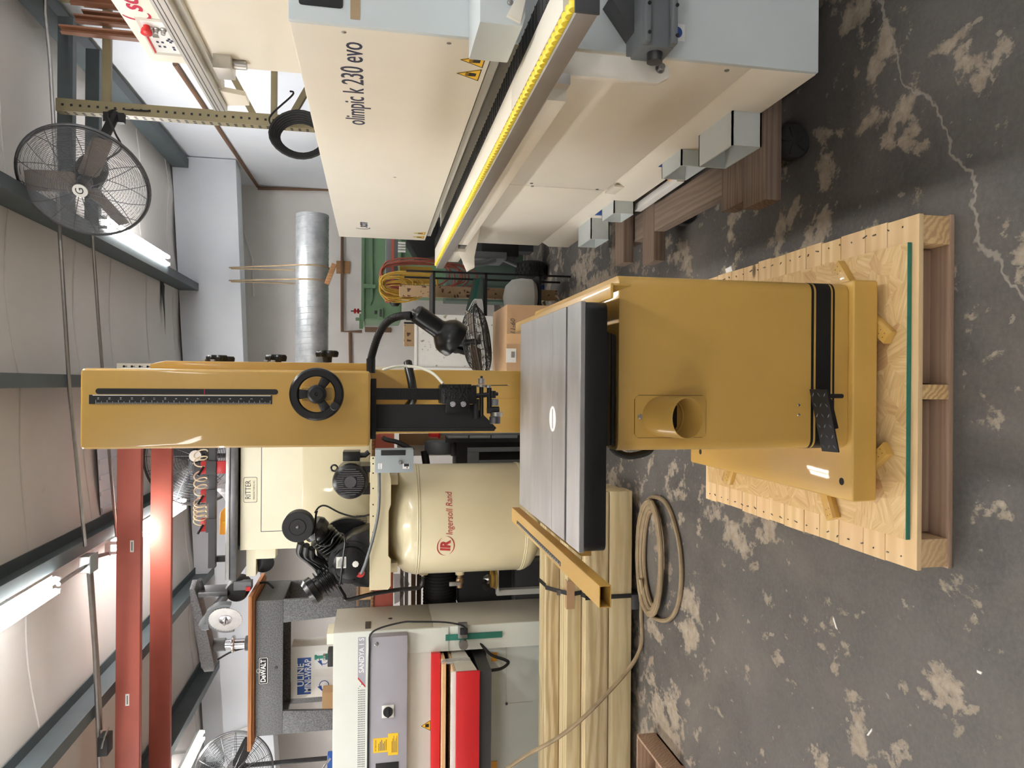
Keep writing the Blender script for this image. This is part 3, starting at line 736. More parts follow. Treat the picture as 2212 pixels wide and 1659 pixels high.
for i in range(1, 112): inst(r0, E, (0, .03 * i, 0))
B(.815, .86, 1.98, 4.15, 1.06, 1.117).build('lower_shelf', CREAM, E, .002); B(.81, .86, 4.35, 4.72, 1.05, 1.12).build('lower_shelf', CREAM, E, .002)
B(.82, .86, 4.18, 4.3, 1.06, 1.1).build('shelf_clamp', DSTEEL, E, .002)
B(.83, .86, 1.9, 1.94, 1.07, 1.125).build('shelf_clip', ALU, E, .001)
# white arm plates
mb = MB(); a = [(-.0, 1.09), (.0, .80), (.02, .765), (.05, .765), (.068, .80), (.068, 1.09)]
mb.prism([(.87 + x, 1.93, z) for x, z in a], (0, .02, 0)); arm = mb.build('arm_plate', CREAM, E, .002)
MB().lathe(at(1425, 149, Y=1.93), (0, -1, 0), [(.014, 0), (.014, .004), (.009, .004), (.009, .02)], 16).build('arm_bolt', STEEL, arm)
mb = MB(); mb.prism([(.70 + .17 * x, 4.4 - .06 * x, z) for x, z in ((0, 1.03), (.15, .985), (.5, .99), (1.6, .96), (1.6, 1.1), (0.6, 1.08))], (0, .03, 0)); mb.build('arm_plate', CREAM, E, .002)
# near end: linear actuator, gusset, cover
B(.93, 1.2, 1.84, 1.97, .79, .885).build('actuator_body', GREYM, E, .006)
for z in (.795, .872):
    B(.932, 1.2, 1.815, 1.842, z - .004, z + .012).build('actuator_flange', GREYM, E, .002)
for px, py in ((1404, 68), (1404, 5), (1464, 75), (1464, 10)):
    p = at(px, py, Y=1.812); MB().cyl(p, p + Vector((0, .004, 0)), .005, n=12).build('bolt_hole', BLACKM, E)
MB().cyl((.905, 1.88, .832), (.94, 1.88, .832), .022, n=24).build('actuator_rod', DSTEEL, E)
MB().prism([at(1318, -8, Y=1.9), at(1392, 103, Y=1.9), at(1394, -8, Y=1.9)], (0, .07, 0)).build('gusset', CHAR, E, .002)
MB().prism([(.905, 1.76, 1.345), (.905, 1.76, 1.235), (.93, 1.76, 1.228), (1.2, 1.76, 1.228), (1.2, 1.76, 1.345)], (0, .21, 0)).build('end_cover', COOLCREAM, E, .004)
MB().prism([at(1095, 32, Y=1.75), at(1125, 48, Y=1.75), at(1138, -10, Y=1.75), at(1118, -10, Y=1.75)], (0, .05, 0)).build('cover_lip', CREAM, E, .001)
p = at(1102, 5, Y=1.758); MB().lathe(p, (0, -1, 0), [(.008, 0), (.008, .002), (.005, .004)], 12).build('cover_screw', STEEL, E)
MB().rprism(FR(1.095, 1.9716, 1.745), .17, .115, .008, .002, 4).build('end_slot', BLACKM, E)
B(.985, 1.08, 1.9708, 1.9722, 1.642, 1.668).build('tape_mark', ROPE, E)
for px, py in ((743, 68), (970, 92), (853, 382), (1570, 152), (1150, 402), (1148, 396), (1290, 409)):
    p = at(px, py, X=.972); MB().lathe((.9725, p.y, p.z), (-1, 0, 0), [(.008, 0), (.007, .003), (.003, .004)], 12).build('panel_screw', STEEL, E)
# raised hood with rail and control cabinet
up = B(1.15, 1.72, 1.99, 2.75, 1.83, 2.19).build('upper_hood', CREAM, E, .006)
rl = MB(); rl.box(1.10, 1.13, 1.8, 3.06, 2.19, 2.243); rl.box(1.13, 1.16, 1.8, 2.9, 2.17, 2.215); rl = rl.build('top_rail', ALU, E, .002)
mb = MB()
for dz in (.008, .028, .04): mb.box(1.0985, 1.1, 1.8, 3.06, 2.19 + dz, 2.192 + dz)
mb.build('rail_groove', DSTEEL, rl)
B(1.15, 1.5, 1.99, 2.6, 2.19, 2.26).build('dark_gap_fill', BLACKM, E, .002)  # black filler in place of the dark gap under the control cabinet
MB().prism([(1.12, 2.9, 2.189), (1.12, 2.93, 2.1), (1.12, 3.03, 2.1), (1.12, 3.05, 2.189)], (.02, 0, 0)).build('rail_bracket', CREAM, E, .003)
B(1.1, 1.2, 2.64, 2.74, 2.1, 2.16).build('latch_block', ALU, E, .004); p = Vector((1.14, 2.69, 2.1)); MB().cyl(p, p + Vector((0, 0, -.045)), .018, n=16).build('latch_pin', STEEL, E)
# control cabinet, swung towards the operator
KM = Matrix.Translation((1.3, 3.11, 2.29)) @ Matrix.Rotation(math.radians(6), 4, 'Z')
def KB(name, x0, x1, y0, y1, z0, z1, mat, par, bev=0): return B(x0, x1, y0, y1, z0, z1, KM).build(name, mat, par, bev)
cabn = MB()
cabn.prism([KM @ Vector(q) for q in ((0, -.9, -.02), (0, 0, -.01), (0, 0, .20), (0, -.9, .26))], KM.to_3x3() @ Vector((.35, 0, 0)))
cab2 = cabn.build('control_cabinet', CREAM, E, .004)
B(1.35, 1.6, 2.2, 2.5, 2.2, 2.3).build('cabinet_stand', CREAM, E)
KB('panel_recess', -.003, .001, -.30, -.06, .022, .176, SANDS, cab2)
PM = KM @ Matrix.Translation((-.003, -.06, .022)) @ Matrix.Rotation(math.radians(0), 4, 'Y')
def KP(name, y, z, w, h, mat, d=.004): return KB(name, -.003 - d, -.003, -.06 - y - w, -.06 - y, .022 + z, .022 + z + h, mat, cab2)
KP('panel_face', .022, .004, .205, .135, WHITE, .002)
KP('lcd_display', .125, .1, .055, .022, LCD, .003)
for i, (y, z) in enumerate(((.06, .11), (.06, .092), (.09, .11), (.09, .092), (.045, .06), (.06, .06), (.03, .018), (.045, .018), (.06, .018), (.105, .07), (.115, .062), (.105, .054), (.095, .062))): KP('panel_button', y, z, .011, .009, NAVY, .003)
KP('start_button', .1, .032, .013, .01, GREEN, .003); KP('stop_button', .085, .034, .014, .011, REDP, .003)
for y, z, m in ((.185, .095, STEEL), (.185, .07, STEEL), (.175, .035, BLACKM)):
    p = KM @ Vector((-.004, -.06 - y, .022 + z)); MB().lathe(p, KM.to_3x3() @ Vector((-1, 0, 0)), [(.012, 0), (.012, .006), (.008, .008), (.008, .022), (.003, .023)], 14).build('panel_knob', m, cab2)
p = KM @ Vector((-.004, -.06 - .195, .022 + .125)); MB().lathe(p, KM.to_3x3() @ Vector((-1, 0, 0)), [(.012, 0), (.012, .014), (.019, .018), (.02, .03), (.014, .034), (.002, .035)], 18).build('emergency_button', REDP, cab2)
KB('red_pull_cord', -.012, -.006, -.25, -.085, .16, .165, REDP, cab2)
def scm(M, size, mat, par):
    text('scm', size, M @ Matrix.Translation((size * .55, 0, 0)), mat, par, 'maker_lettering', shear=.25, bold=size * .02)
    mb = MB(); n = 20
    for k in range(n):
        a0, a1 = math.radians(100 + 200 * k / n), math.radians(100 + 200 * (k + 1) / n)
        w0, w1 = .06 + .22 * math.sin(PI * k / n), .06 + .22 * math.sin(PI * (k + 1) / n)
        def q(a, s): return M @ Vector((size * (-.45 + .34 * s * math.cos(a)), size * .5 * s * math.sin(a), 0))
        f_ = [q(a0, 1), q(a1, 1), q(a1, 1 - w1), q(a0, 1 - w0)]; nv = (M.to_3x3() @ Vector((0, 0, 1))) * .0008
        mb.prism(f_, nv)
    mb.build('maker_swoosh', mat, par)
scm(KM @ frame((-.001, -.36, .165), (0, -1, 0), (0, 0, 1)), .1, CRIM, cab2)
text('olimpic k 230 evo', .1, FL(.9695, 2.40, 1.668), NAVY, hood, 'model_lettering', fitw=.655, ext=.0008)
scm(FL(.9695, 4.5, 1.67), .09, NAVY, hood)
def tri(Y, z, s, par, X=.9695):
    def T(y, zz): return Vector((X, Y - y * s, z + zz * s))
    w = MB().prism([T(-.5, -.4), T(.5, -.4), T(0, .47)], (-.0008, 0, 0)).build('warning_label', YLAB, par)
    mb = MB(); P3 = [T(-.5, -.4), T(.5, -.4), T(0, .47)]; cc = (P3[0] + P3[1] + P3[2]) / 3
    for i in range(3):
        a, b = P3[i], P3[(i + 1) % 3]; a2, b2 = cc + (a - cc) * .88, cc + (b - cc) * .88; off = Vector((-.0008, 0, 0))
        mb.prism([a + off, b + off, b2 + off, a2 + off], (-.0003, 0, 0))
    mb.prism([T(-.12, -.25), T(.12, -.25), T(.16, .0), T(-.14, .0)], (-.0012, 0, 0))
    for k in range(4): mb.prism([T(-.14 + k * .08, -.02), T(-.09 + k * .08, -.02), T(-.1 + k * .085, .16 - .02 * abs(k - 1.5)), T(-.14 + k * .085, .16 - .02 * abs(k - 1.5))], (-.0012, 0, 0))
    mb.build('warning_pictogram', BLACKM, w)
tri(2.115, 1.312, .085, hood); tri(2.21, 1.312, .085, hood); tri(4.62, 1.312, .085, hood); tri(4.74, 1.312, .085, hood)
for y in (2.9, 3.82):
    q = B(.9645, .9655, y - .06, y + .06, .31, .37).build('blue_label', BLUE, E)
    mb = MB().prism([(.9643, y - .04, .32), (.9643, y - .015, .335), (.9643, y - .04, .36), (.9643, y - .03, .335)], (-.0004, 0, 0)); mb.build('label_arrow', WHITE, q)
B(1.02, 1.07, 1.9712, 1.972, .7, .75).build('round_label', WHITE, E); MB().cyl((1.045, 1.9708, .725), (1.045, 1.9713, .725), .017, n=20).build('label_dot', BLUE, E)
# forklift pockets
for y in (2.3, 2.72, 3.55, 3.95):
    d = .26 if y in (2.3, 3.95) else .2; x0 = .845 if y in (2.3, 3.95) else .9; z0, z1 = .257, .37
    mb = MB(); mb.box(x0, .966, y, y + d, z0, z0 + .006); mb.box(x0, .966, y, y + d, z1 - .006, z1); mb.box(x0, .966, y, y + .006, z0, z1); mb.box(x0, .966, y + d - .006, y + d, z0, z1)
    mb.build('fork_pocket', COOLCREAM, E)

# dolly
D = thing('timber_dolly', 'dark timber dolly on black casters under the edge bander', 'dolly', (1.2, 3.1, 0))
for a in ((.655, 1.75, 2.28, 2.43, .19, .254), (.685, 1.75, 2.435, 2.6, .19, .254), (.675, 1.75, 3.72, 3.86, .195, .254), (.64, 1.2, 3.44, 3.6, .13, .19)):
    B(*a).build('timber', DWOOD, D, .004)
for a in ((.79, .93, 2.5, 4.0, .13, .188), (1.5, 1.64, 2.4, 4.0, .13, .188)):
    B(*a).build('long_timber', DWOODY, D, .004)
for x, y in ((.915, 2.42), (.875, 3.36), (1.55, 2.42), (1.55, 3.7)):
    w = MB().lathe((x, y - .022, .067), (0, 1, 0), [(.012, -.004), (.03, 0), (.05, .002), (.062, 0), (.067, .006), (.067, .038), (.062, .044), (.05, .042), (.012, .046)], 28).build('caster_wheel', RUBBER, D)
    mb = MB()
    for k in range(5): a = 2 * PI * k / 5; mb.box(-.004, .004, -.006, .004, .012, .052, Matrix.Translation((x, y - .022, .067)) @ Matrix.Rotation(a, 4, 'Y'))
    mb.build('wheel_spoke', RUBBER, w)
    mb = B(x - .04, x + .04, y - .035, y + .045, .125 if y > 2.6 else .18, .13 if y > 2.6 else .189); mb.box(x - .02, x + .02, y + .026, y + .032, .06, .126 if y > 2.6 else .181); mb.build('caster_fork', BLACKM, D)
mb = MB(); p0, p1 = at(1377, 449, Z=.222), at(1470, 383, Z=.222); M = frame(p0, p1 - p0, (0, 0, 1)); L = (p1 - p0).length
mb.prism([M @ Vector(q) for q in ((0, -.012, -.02), (0, .012, -.02), (0, .02, .02), (0, -.02, .02))], (p1 - p0))
bt = thing('strip_batten', 'white metal strip lying on the dolly timbers under the edge bander', 'strip', p0)
mb.build('batten_body', WHITE, bt, .002); B(-.004, .004, -.004, .004, -.006, .006, M @ Matrix.Translation((-.001, 0, 0))).build('end_hole', BLACKM, bt)
t = thing('parts_carton', 'small open cardboard carton under the middle of the edge bander', 'carton', (1.06, 2.98, .19))
B(.96, 1.2, 2.9, 3.15, .19, .245).build('carton_box', CARDL, t, .003); B(.965, 1.195, 2.895, 2.9, .2, .24).build('carton_flap', CARD, t)

# ================================================================== RIGHT-HAND RACK, FAN
R2 = thing('storage_rack', 'beige perforated rack upright with braces beside the side wall', 'rack', (2.1, 4.95, 0))
pz = 3.56
def upright(x, y, par, mat, w=.078, d=.07, zt=3.5, holes=True, name='upright', hmat=None):
    mb = MB(); mb.box(x, x + w, y, y + .004, 0, zt); mb.box(x, x + .004, y + .004, y + d, 0, zt); mb.box(x + w - .004, x + w, y + .004, y + d, 0, zt)
    u = mb.build(name, mat, par)
    if holes:
        mb = MB(); n = int((zt - 1.6) / .05)
        for i in range(n):
            z = zt - .04 - i * .0505; c = x + w * .5
            mb.box(c - .007, c + .007, y - .0012, y + .0012, z - .007, z + .007); mb.box(x - .0012, x + .0012, y + .015, y + .03, z - .02, z - .003); mb.box(x - .0012, x + .0012, y + .042, y + .057, z - .02, z - .003)
        tag(mb.build('slot_holes', hmat or BLACKM, u), kind='stuff')
    return u
upright(1.69, 4.9, R2, RACKB, zt=pz); upright(2.4, 4.9, R2, RACKB, holes=False, zt=pz)
b1 = at(231, 130, Y=4.93); B(1.768, 2.4, 4.92, 4.95, b1.z - .026, b1.z + .026).build('brace', RACKB, R2, .003)
b2 = at(592, 200, Y=4.93); B(1.768, 2.4, 4.92, 4.95, b2.z - .02, b2.z + .02).build('brace', RACKB, R2, .003)
def beam(a, b, w, mat, par, name='brace'):
    a, b = Vector(a), Vector(b); d = b - a; M = frame(a, d, (0, 1, 0)); B(0, d.length, -w * .5, w * .5, -w * .5, w * .5, M).build(name, mat, par, .002)
beam((1.77, 4.95, at(548, 248, Y=4.95).z), (2.4, 4.95, at(430, 100, Y=4.95).z), .04, RACKB, R2); beam((1.77, 4.95, at(628, 250, Y=4.95).z), (2.4, 4.95, at(740, 60, Y=4.95).z), .04, RACKB, R2)
mn = ['rearmost', 'second', 'third', 'fourth', 'fifth', 'sixth', 'seventh', 'eighth', 'foremost']
for i in range(9):
    x0 = at(200, 88, Y=4.72).x + .05 * (8 - i) * .9; yy = 4.70 + .02 * ((i * 5) % 4) + (.05 if i % 2 else 0); zt = 3.34 - .02 * ((i * 7) % 4) + .012 * i
    prof = [(0, 0), (.006, -.03), (.014, -.012), (.026, -.014), (.03, -.045), (.038, -.05), (.042, -.02), (.03, .004)]
    lone('wood_profile', MB().prism([(x0 + a, yy + b, 0) for a, b in prof], (0, -.03, zt)), MOULD, 'tall brown crown strip leaning behind the control panel, %s counted from the wall' % mn[i], 'wood strip', 'brown strips leaning behind the control panel')
# cable coil hanging on the upright
t = thing('cable_coil', 'coil of thick black cable hanging on the beige upright', 'cable', at(660, 300, Y=4.85))
cc = at(668, 290, Y=4.84) + Vector((-.01, 0, .15))
for k in range(6):
    pts = [cc + Vector(((.1 + .01 * k) * math.sin(a) - .02, -.014 * k + .008 * math.sin(3 * a), (.14 + .01 * k) * math.cos(a) - .1)) for a in [2 * PI * i / 26 for i in range(26)]]
    MB().tube(pts, .009, 7, True).build('cable_loop', RUBBER, t)
MB().tube(spline([cc + Vector((.02, 0, .05)), cc + Vector((.1, 0, .1)), at(632, 205, Y=4.86), at(626, 197, Y=4.86)], 6), .006, 6).build('cable_end', RUBBER, t)

def wire_fan(c, ax, R, label, cup, nr, par_post=None, blade=MOULD, lite=False, dep=.1):
    ax = Vector(ax).normalized(); _, u, w = basis(ax); c = Vector(c)
    t = thing('wall_fan', label, 'fan', c)
    mb = MB()
    def P3(r, a, s): return c + (u * math.cos(a) + w * math.sin(a)) * r + ax * s
    def dome(r): return dep * (1 - (r / R) ** 3)
    for sgn, cnt in ((1, nr), (-1, nr // 2)):
        for i in range(cnt):
            r = R * (.14 + .86 * (i + 1) / cnt); mb.tube([P3(r, 2 * PI * k / 48, sgn * dome(r)) for k in range(48)], .0013 if not lite else .0016, 4, True)
        for k in range(16 if sgn > 0 else 10):
            a = 2 * PI * k / (16 if sgn > 0 else 10); mb.tube([P3(r, a, sgn * dome(r)) for r in [R * q for q in (.12, .3, .5, .7, .85, 1)]], .0024, 5)
    mb.tube([P3(R, 2 * PI * k / 64, 0) for k in range(64)], .008, 8, True); mb.tube([P3(R * .97, 2 * PI * k / 48, .012) for k in range(48)], .003, 5, True)
    mb.build('guard', DSTEEL, t)
    for k in range(3):
        a = cup + 2 * PI * k / 3; rd = u * math.cos(a) + w * math.sin(a); td = ax.cross(rd)
        lo = []
        for q in (.14, .2, .5, .8, .9):
            hw = R * (.13 if q < .15 else .17 if q < .85 else .15); tw = td * math.cos(.5) + ax * math.sin(.5)
            lo.append([c + rd * R * q + tw * hw, c + rd * R * q - tw * hw, c + rd * R * q - tw * hw - ax * .004, c + rd * R * q + tw * hw - ax * .004])
        MB().loft(lo).build('fan_blade', FANB if not lite else DSTEEL, t)
    MB().cyl(c - ax * .012, c + ax * .035, R * .12, n=20).build('hub', DSTEEL, t)
    bd = MB().cyl(c + ax * (dep - .004), c + ax * (dep + .004), R * .115, n=28).build('badge', PAPER, t)
    m2 = MB().lathe(c - ax * .24, ax, [(.03, 0), (.075, .02), (.085, .06), (.085, .16), (.07, .2), (.03, .215)], 24).build('motor', BLACKM, t)
    return t, u, w, bd
fc = at(183, 394, Y=4.42)
ft, fu, fw_, bd = wire_fan(fc, (-.66, -.74, -.04), .335, 'large round wire guard fan mounted high on the beige rack upright', .52, 38)
FM = frame(fc + Vector((-.66, -.74, -.04)).normalized() * .1045, (.74, -.66, 0), (0, 0, 1))
text('G', .06, FM @ Matrix.Translation((0, 0, 0)), BLACKM, bd, 'badge_mark', ext=.0008)
mb = MB(); q = fc - Vector((-.66, -.74, 0)).normalized() * .2; mb.tube([q, q + Vector((.12, .05, 0)), Vector((1.685, 4.89, q.z))], .03, 8); mb.box(1.63, 1.69, 4.86, 4.9, q.z - .06, q.z + .06); mb.build('mount_arm', BLACKM, ft)
MB().tube(spline([q + Vector((.04, 0, -.05)), q + Vector((.1, -.06, -.16)), q + Vector((.2, -.05, -.12)), (1.7, 4.88, q.z + .03), (1.72, 4.88, q.z - .2)], 8), .006, 7).build('fan_cord', RUBBER, ft)

# ================================================================== DUCT ON THE BACK WALL
da, db = at(675, 465, Y=7.5), at(673, 905, Y=7.5); dr = .163
t = thing('spiral_duct', 'galvanised spiral duct slung level in front of the back wall', 'duct', (.8, 7.5, 2.05))
MB().lathe(da, db - da, [(dr, 0), (dr, (db - da).length), (dr - .004, (db - da).length), (dr - .004, 0)], 48, cap=False).build('duct_shell', DUCT, t)
mb = MB(); ax = (db - da).normalized(); _, u, w = basis(ax); L = (db - da).length; pts = []; n = int(L / .06) * 20
for i in range(n): a = 2 * PI * i / 20; pts.append(da + ax * (L * i / n) + (u * math.cos(a) + w * math.sin(a)) * (dr + .001))
mb.tube(pts, .0035, 5).build('spiral_seam', DUCT, t)
for py, lab in ((578, 'rope sling around the duct, nearer the wire hoses'), (608, 'rope sling around the duct, nearer the saw head')):
    p = at(675, py, Y=7.5); top = at(499, py + (2 if py < 600 else 0), Y=8.38); zz = p.z
    pts = [Vector((top.x, 8.39, top.z)), Vector((p.x, 7.7, p.z + .05))] + [Vector((p.x, 7.5 + (dr + .008) * math.cos(a), zz - (dr + .008) * math.sin(a))) for a in [PI * i / 8 for i in range(0, 9)]] + [Vector((p.x, 7.34, zz + .1)), Vector((top.x + .01, 8.385, top.z + .02))]
    MB().tube(pts, .007, 6).build('rope_sling', ROPE, t)
p = at(714, 592, Y=7.32); M = Matrix.Translation(p) @ Matrix.Rotation(.35, 4, 'Y'); lone('wood_scrap', B(-.11, .11, -.012, .012, -.025, .025, M), BLOCKW, 'small wooden bar hanging below the duct on its rope', 'wood block', bevel=.003)
p = at(741, 577, Y=9.46); lone('wood_scrap', B(p.x - .08, p.x + .08, 9.455, 9.497, p.z - .085, p.z + .085), BLOCKW, 'square wooden block screwed to the back wall near the duct', 'wood block', bevel=.004)

# ================================================================== LUMBER PILE
ln = {(0, 0): 'lowest front timber of the pile, resting on the floor blocks', (0, 1): 'lowest timber in the middle of the pile', (0, 2): 'lowest timber at the back of the pile',
      (1, 0): 'second timber from the floor at the front of the pile', (1, 1): 'second timber from the floor in the middle of the pile', (1, 2): 'second timber from the floor at the back of the pile'}
for (r, c), lab in ln.items():
    lone('timber', B(-3.3, -.642 - .012 * c - .004 * r, 4.08 + c * .145, 4.22 + c * .145, .055 + r * .1475, .198 + r * .1475), TREATED, lab, 'timber', 'treated timbers in the pile', bevel=.008)
for c, lab in ((0, 'slim third tier timber at the front of the pile under the brown edge protector'), (1, 'slim third tier timber in the middle of the pile'), (2, 'slim third tier timber at the back of the pile')):
    lone('timber', B(-3.3, -.70 - .02 * c, 4.155 + c * .0925, 4.245 + c * .0925, .3495, .4385), TREATED, lab, 'timber', 'treated timbers in the pile', bevel=.008)
lone('timber', B(-3.3, -.74, 4.335, 4.425, .439, .528), TREATED, 'topmost slim timber of the pile, nearer the viewer', 'timber', 'treated timbers in the pile', bevel=.008)
lone('timber', B(-3.3, -.75, 4.4275, 4.515, .439, .528), TREATED, 'topmost slim timber of the pile, nearer the sander', 'timber', 'treated timbers in the pile', bevel=.008)
for x, lab in ((-1.36, 'dark spacer block under the timber pile beside the coiled hose'), (-2.7, 'dark spacer block under the far end of the timber pile')):
    lone('spacer_block', B(x, x + .09, 4.07, 4.5, 0, .0545), CHAR, lab, 'spacer', bevel=.004)
t = thing('strapping', 'black plastic strap tied round the timber pile', 'strap', (-1.28, 4.3, .055)); sx = -1.275; pts = [(4.52, .53), (4.33, .5305), (4.331, .44), (4.15, .43), (4.152, .35), (4.077, .345), (4.077, .05)]
mb = MB(); w = .013
prof = [(4.516, .5295), (4.334, .5295), (4.152, .441), (4.1525, .352), (4.0775, .348), (4.0775, .06)]
for (y0, z0), (y1, z1) in zip(prof, prof[1:]):
    a = Vector((sx, y0, z0)); b = Vector((sx + (.012 if z1 > .3 else 0), y1, z1)); n = Vector((0, -(z0 - z1), -(y1 - y0))).normalized() * .003
    if n.y > 0: n = -n
    mb.prism([a + Vector((-w, 0, 0)), a + Vector((w, 0, 0)), b + Vector((w, 0, 0)), b + Vector((-w, 0, 0))], n)
mb.build('band', BLACKM, t); B(sx - .015, sx + .015, 4.2, 4.225, .468, .486).build('seal_clip', STEEL, t)
t = thing('edge_protector', 'brown cardboard corner protector under the black strap', 'protector', (-1.27, 4.15, .39))
mb = B(-1.36, -1.19, 4.1485, 4.152, .395, .4405); mb.box(-1.36, -1.19, 4.1485, 4.19, .4405, .443); mb.build('corner_sheet', CARD, t)

# ------------------------------------------------------------------ tan hose: coil on the floor, tail over the pile
hr = .0125
t = thing('air_hose', 'tan rubber hose coiled on the floor with its tail over the timbers', 'hose', (-.95, 3.85, 0))
cp = [(at(1438, 1205, Z=.02), .0)]
c0 = at(1404, 1200, Z=.02)
pts = []
for k in range(5 * 22):
    a = 2 * PI * k / 22; turn = k / 22
    rx = .26 + .018 * turn; ry = .13 + .013 * turn
    pts.append(Vector((c0.x + rx * math.cos(a) + .01 * math.sin(3 * a + turn), min(c0.y - .03 + ry * math.sin(a), 4.05), hr + .006 * (turn % 2) + .011 * turn * .5)))
MB().tube(pts, hr, 8).build('coil', HOSET, t)
lp = [at(1385, 1300, Z=.03), at(1378, 1220, Z=.03), at(1380, 1130, Z=.02), at(1402, 1078, Z=hr), at(1437, 1085, Z=hr), at(1462, 1150, Z=hr), at(1472, 1230, Z=hr), at(1465, 1305, Z=hr), at(1445, 1338, Z=hr), at(1415, 1335, Z=hr), at(1394, 1305, Z=.02), at(1384, 1250, Z=.05)]
lp = [Vector((p.x, min(p.y, 4.055), p.z)) for p in lp]
MB().tube(spline(lp, 8), hr, 8).build('loop', HOSET, t)
tl = [at(1386, 1290, Y=4.03), at(1390, 1330, Y=4.03), at(1386, 1390, Y=4.02), at(1362, 1440, Y=4.02), at(1310, 1500, Y=4.02), at(1255, 1555, Y=4.04), at(1200, 1597, Y=4.12), at(1140, 1630, Y=4.24), at(1085, 1668, Y=4.32)]
tl = [Vector((p.x, p.y, max(p.z, hr))) for p in tl]
MB().tube(spline(tl, 8), hr, 8).build('tail', HOSET, t)
# crate
t = thing('crate', 'low weathered wooden crate on the floor in front of the timber pile', 'crate', (-2.25, 3.6, 0))
B(-2.6, -1.98, 3.80, 3.815, .0, .12).build('side_board', OLDWOOD, t, .002); B(-2.6, -1.98, 3.44, 3.455, 0, .12).build('side_board', OLDWOOD, t, .002)
B(-1.995, -1.98, 3.456, 3.799, 0, .12).build('end_board', OLDWOOD, t, .002); B(-2.6, -1.98, 3.456, 3.799, .001, .012).build('bottom_board', OLDWOOD, t); B(-2.25, -2.24, 3.456, 3.799, .012, .11).build('divider', OLDWOOD, t)

# ================================================================== AIR COMPRESSOR
K = thing('air_compressor', 'tan upright air compressor with black pump and red lettering', 'compressor', (-.915, 4.85, 0))
tx, ty, tr = -.915, 4.85, .366
prof = [(.02, .45), (.12, .457), (.22, .48), (.3, .515), (.345, .55), (tr, .59), (tr, 1.33), (.345, 1.395), (.3, 1.44), (.22, 1.478), (.12, 1.5), (.02, 1.507)]
MB().lathe((tx, ty, 0), (0, 0, 1), prof, 64).build('tank', TANK, K, smooth=60)
for z in (.61, .622, 1.305, 1.318): MB().torus((tx, ty, z), (0, 0, 1), tr + .0005, .0035, 64, 6).build('weld_band', TANK, K)
for a in (45, 135, 225, 315):
    a = math.radians(a); p = Vector((tx + .29 * math.cos(a), ty + .29 * math.sin(a), 0)); MB().prism([p + Vector((-.03, -.005, 0)), p + Vector((.03, -.005, 0)), p + Vector((.03, -.005, .58)), p + Vector((-.03, -.005, .58))], (0, .01, 0)).build('leg', TANK, K)
mb = MB(); mb.prism([(-.455, 4.5, 1.615), (-1.29, 4.5, 1.615), (-1.29, 4.5, 1.5), (-1.27, 4.5, 1.484), (-1.1, 4.5, 1.484), (-1.08, 4.5, 1.50), (-.8, 4.5, 1.50), (-.76, 4.5, 1.486), (-.6, 4.5, 1.486), (-.455, 4.5, 1.53)], (0, .008, 0)); mb.box(-1.29, -.455, 4.508, 5.2, 1.605, 1.615)
dk = mb.build('deck', TANK, K, .002, 1)
mb = MB()
for py in (990, 1002, 1022, 1055, 1090, 1115, 1150, 1170):
    p = at(806, py, Y=4.5); mb.cyl(p, p + Vector((0, -.0012, 0)), .005, n=10)
tag(mb.build('deck_holes', BLACKM, dk), kind='stuff')
for x in (-.62, -1.18): B(x - .03, x + .03, 4.6, 5.1, 1.44, 1.604).build('deck_bracket', TANK, K, .003)
# belt guard
gd = MB(); gd.rprism(frame((-.72, 5.1, 1.845), (1, 0, 0), (0, 0, 1)), .86, .445, .06, .13, 5); gd = gd.build('belt_guard', TANK, K, .008)
mb = MB()
for i in range(20): mb.box(-1.12 + i * .011, -1.116 + i * .011, 4.9685, 4.97, 1.635, 1.71)
tag(mb.build('guard_slots', BLACKM, gd), kind='stuff')
# motor
mc = at(757, 1040, Y=4.56)
mo = MB().lathe((mc.x, 4.545, mc.z), (0, 1, 0), [(.02, -.012), (.085, -.01), (.104, 0), (.111, .02), (.111, .06), (.106, .07), (.106, .33), (.1, .36)], 40).build('motor', BLACK, K)
mb = MB()
for k in range(13):
    x = -.078 + k * .013; h = math.sqrt(max(.085 ** 2 - x * x, 0))
    if abs(x) > .034: mb.box(mc.x + x - .0035, mc.x + x + .0035, 4.528, 4.537, mc.z - h, mc.z + h)
    else:
        mb.box(mc.x + x - .0035, mc.x + x + .0035, 4.528, 4.537, mc.z + .04, mc.z + h); mb.box(mc.x + x - .0035, mc.x + x + .0035, 4.528, 4.537, mc.z - h, mc.z - .04)
mb.cyl((mc.x, 4.527, mc.z), (mc.x, 4.537, mc.z), .036, n=24); tag(mb.build('fan_grille', CHAR, mo), kind='stuff')
q0, q1 = at(741, 995, Y=4.65), at(778, 974, Y=4.65); B(q0.x, q1.x, 4.6, 4.75, q1.z, q0.z).build('terminal_box', BLACK, mo, .004)
MB().tube([Vector((q1.x - .03, 4.68, q1.z)), Vector((q1.x - .03, 4.68, q1.z - .03)), Vector((q1.x - .01, 4.68, q1.z - .055))], .017, 10).build('terminal_elbow', BLACK, mo)
e = at(722, 1011, Y=4.62); MB().torus(e, (0, 1, 0), .019, .006, 20, 8).cyl(e + Vector((-.012, 0, -.014)), e + Vector((-.04, 0, -.05)), .008).build('eye_bolt', BLACK, mo)
mb = B(mc.x - .09, mc.x - .05, 4.6, 4.85, 1.615, mc.z - .06); mb.build('motor_foot', BLACK, mo); B(mc.x + .05, mc.x + .09, 4.6, 4.85, 1.615, mc.z - .06).build('motor_foot', BLACK, mo)
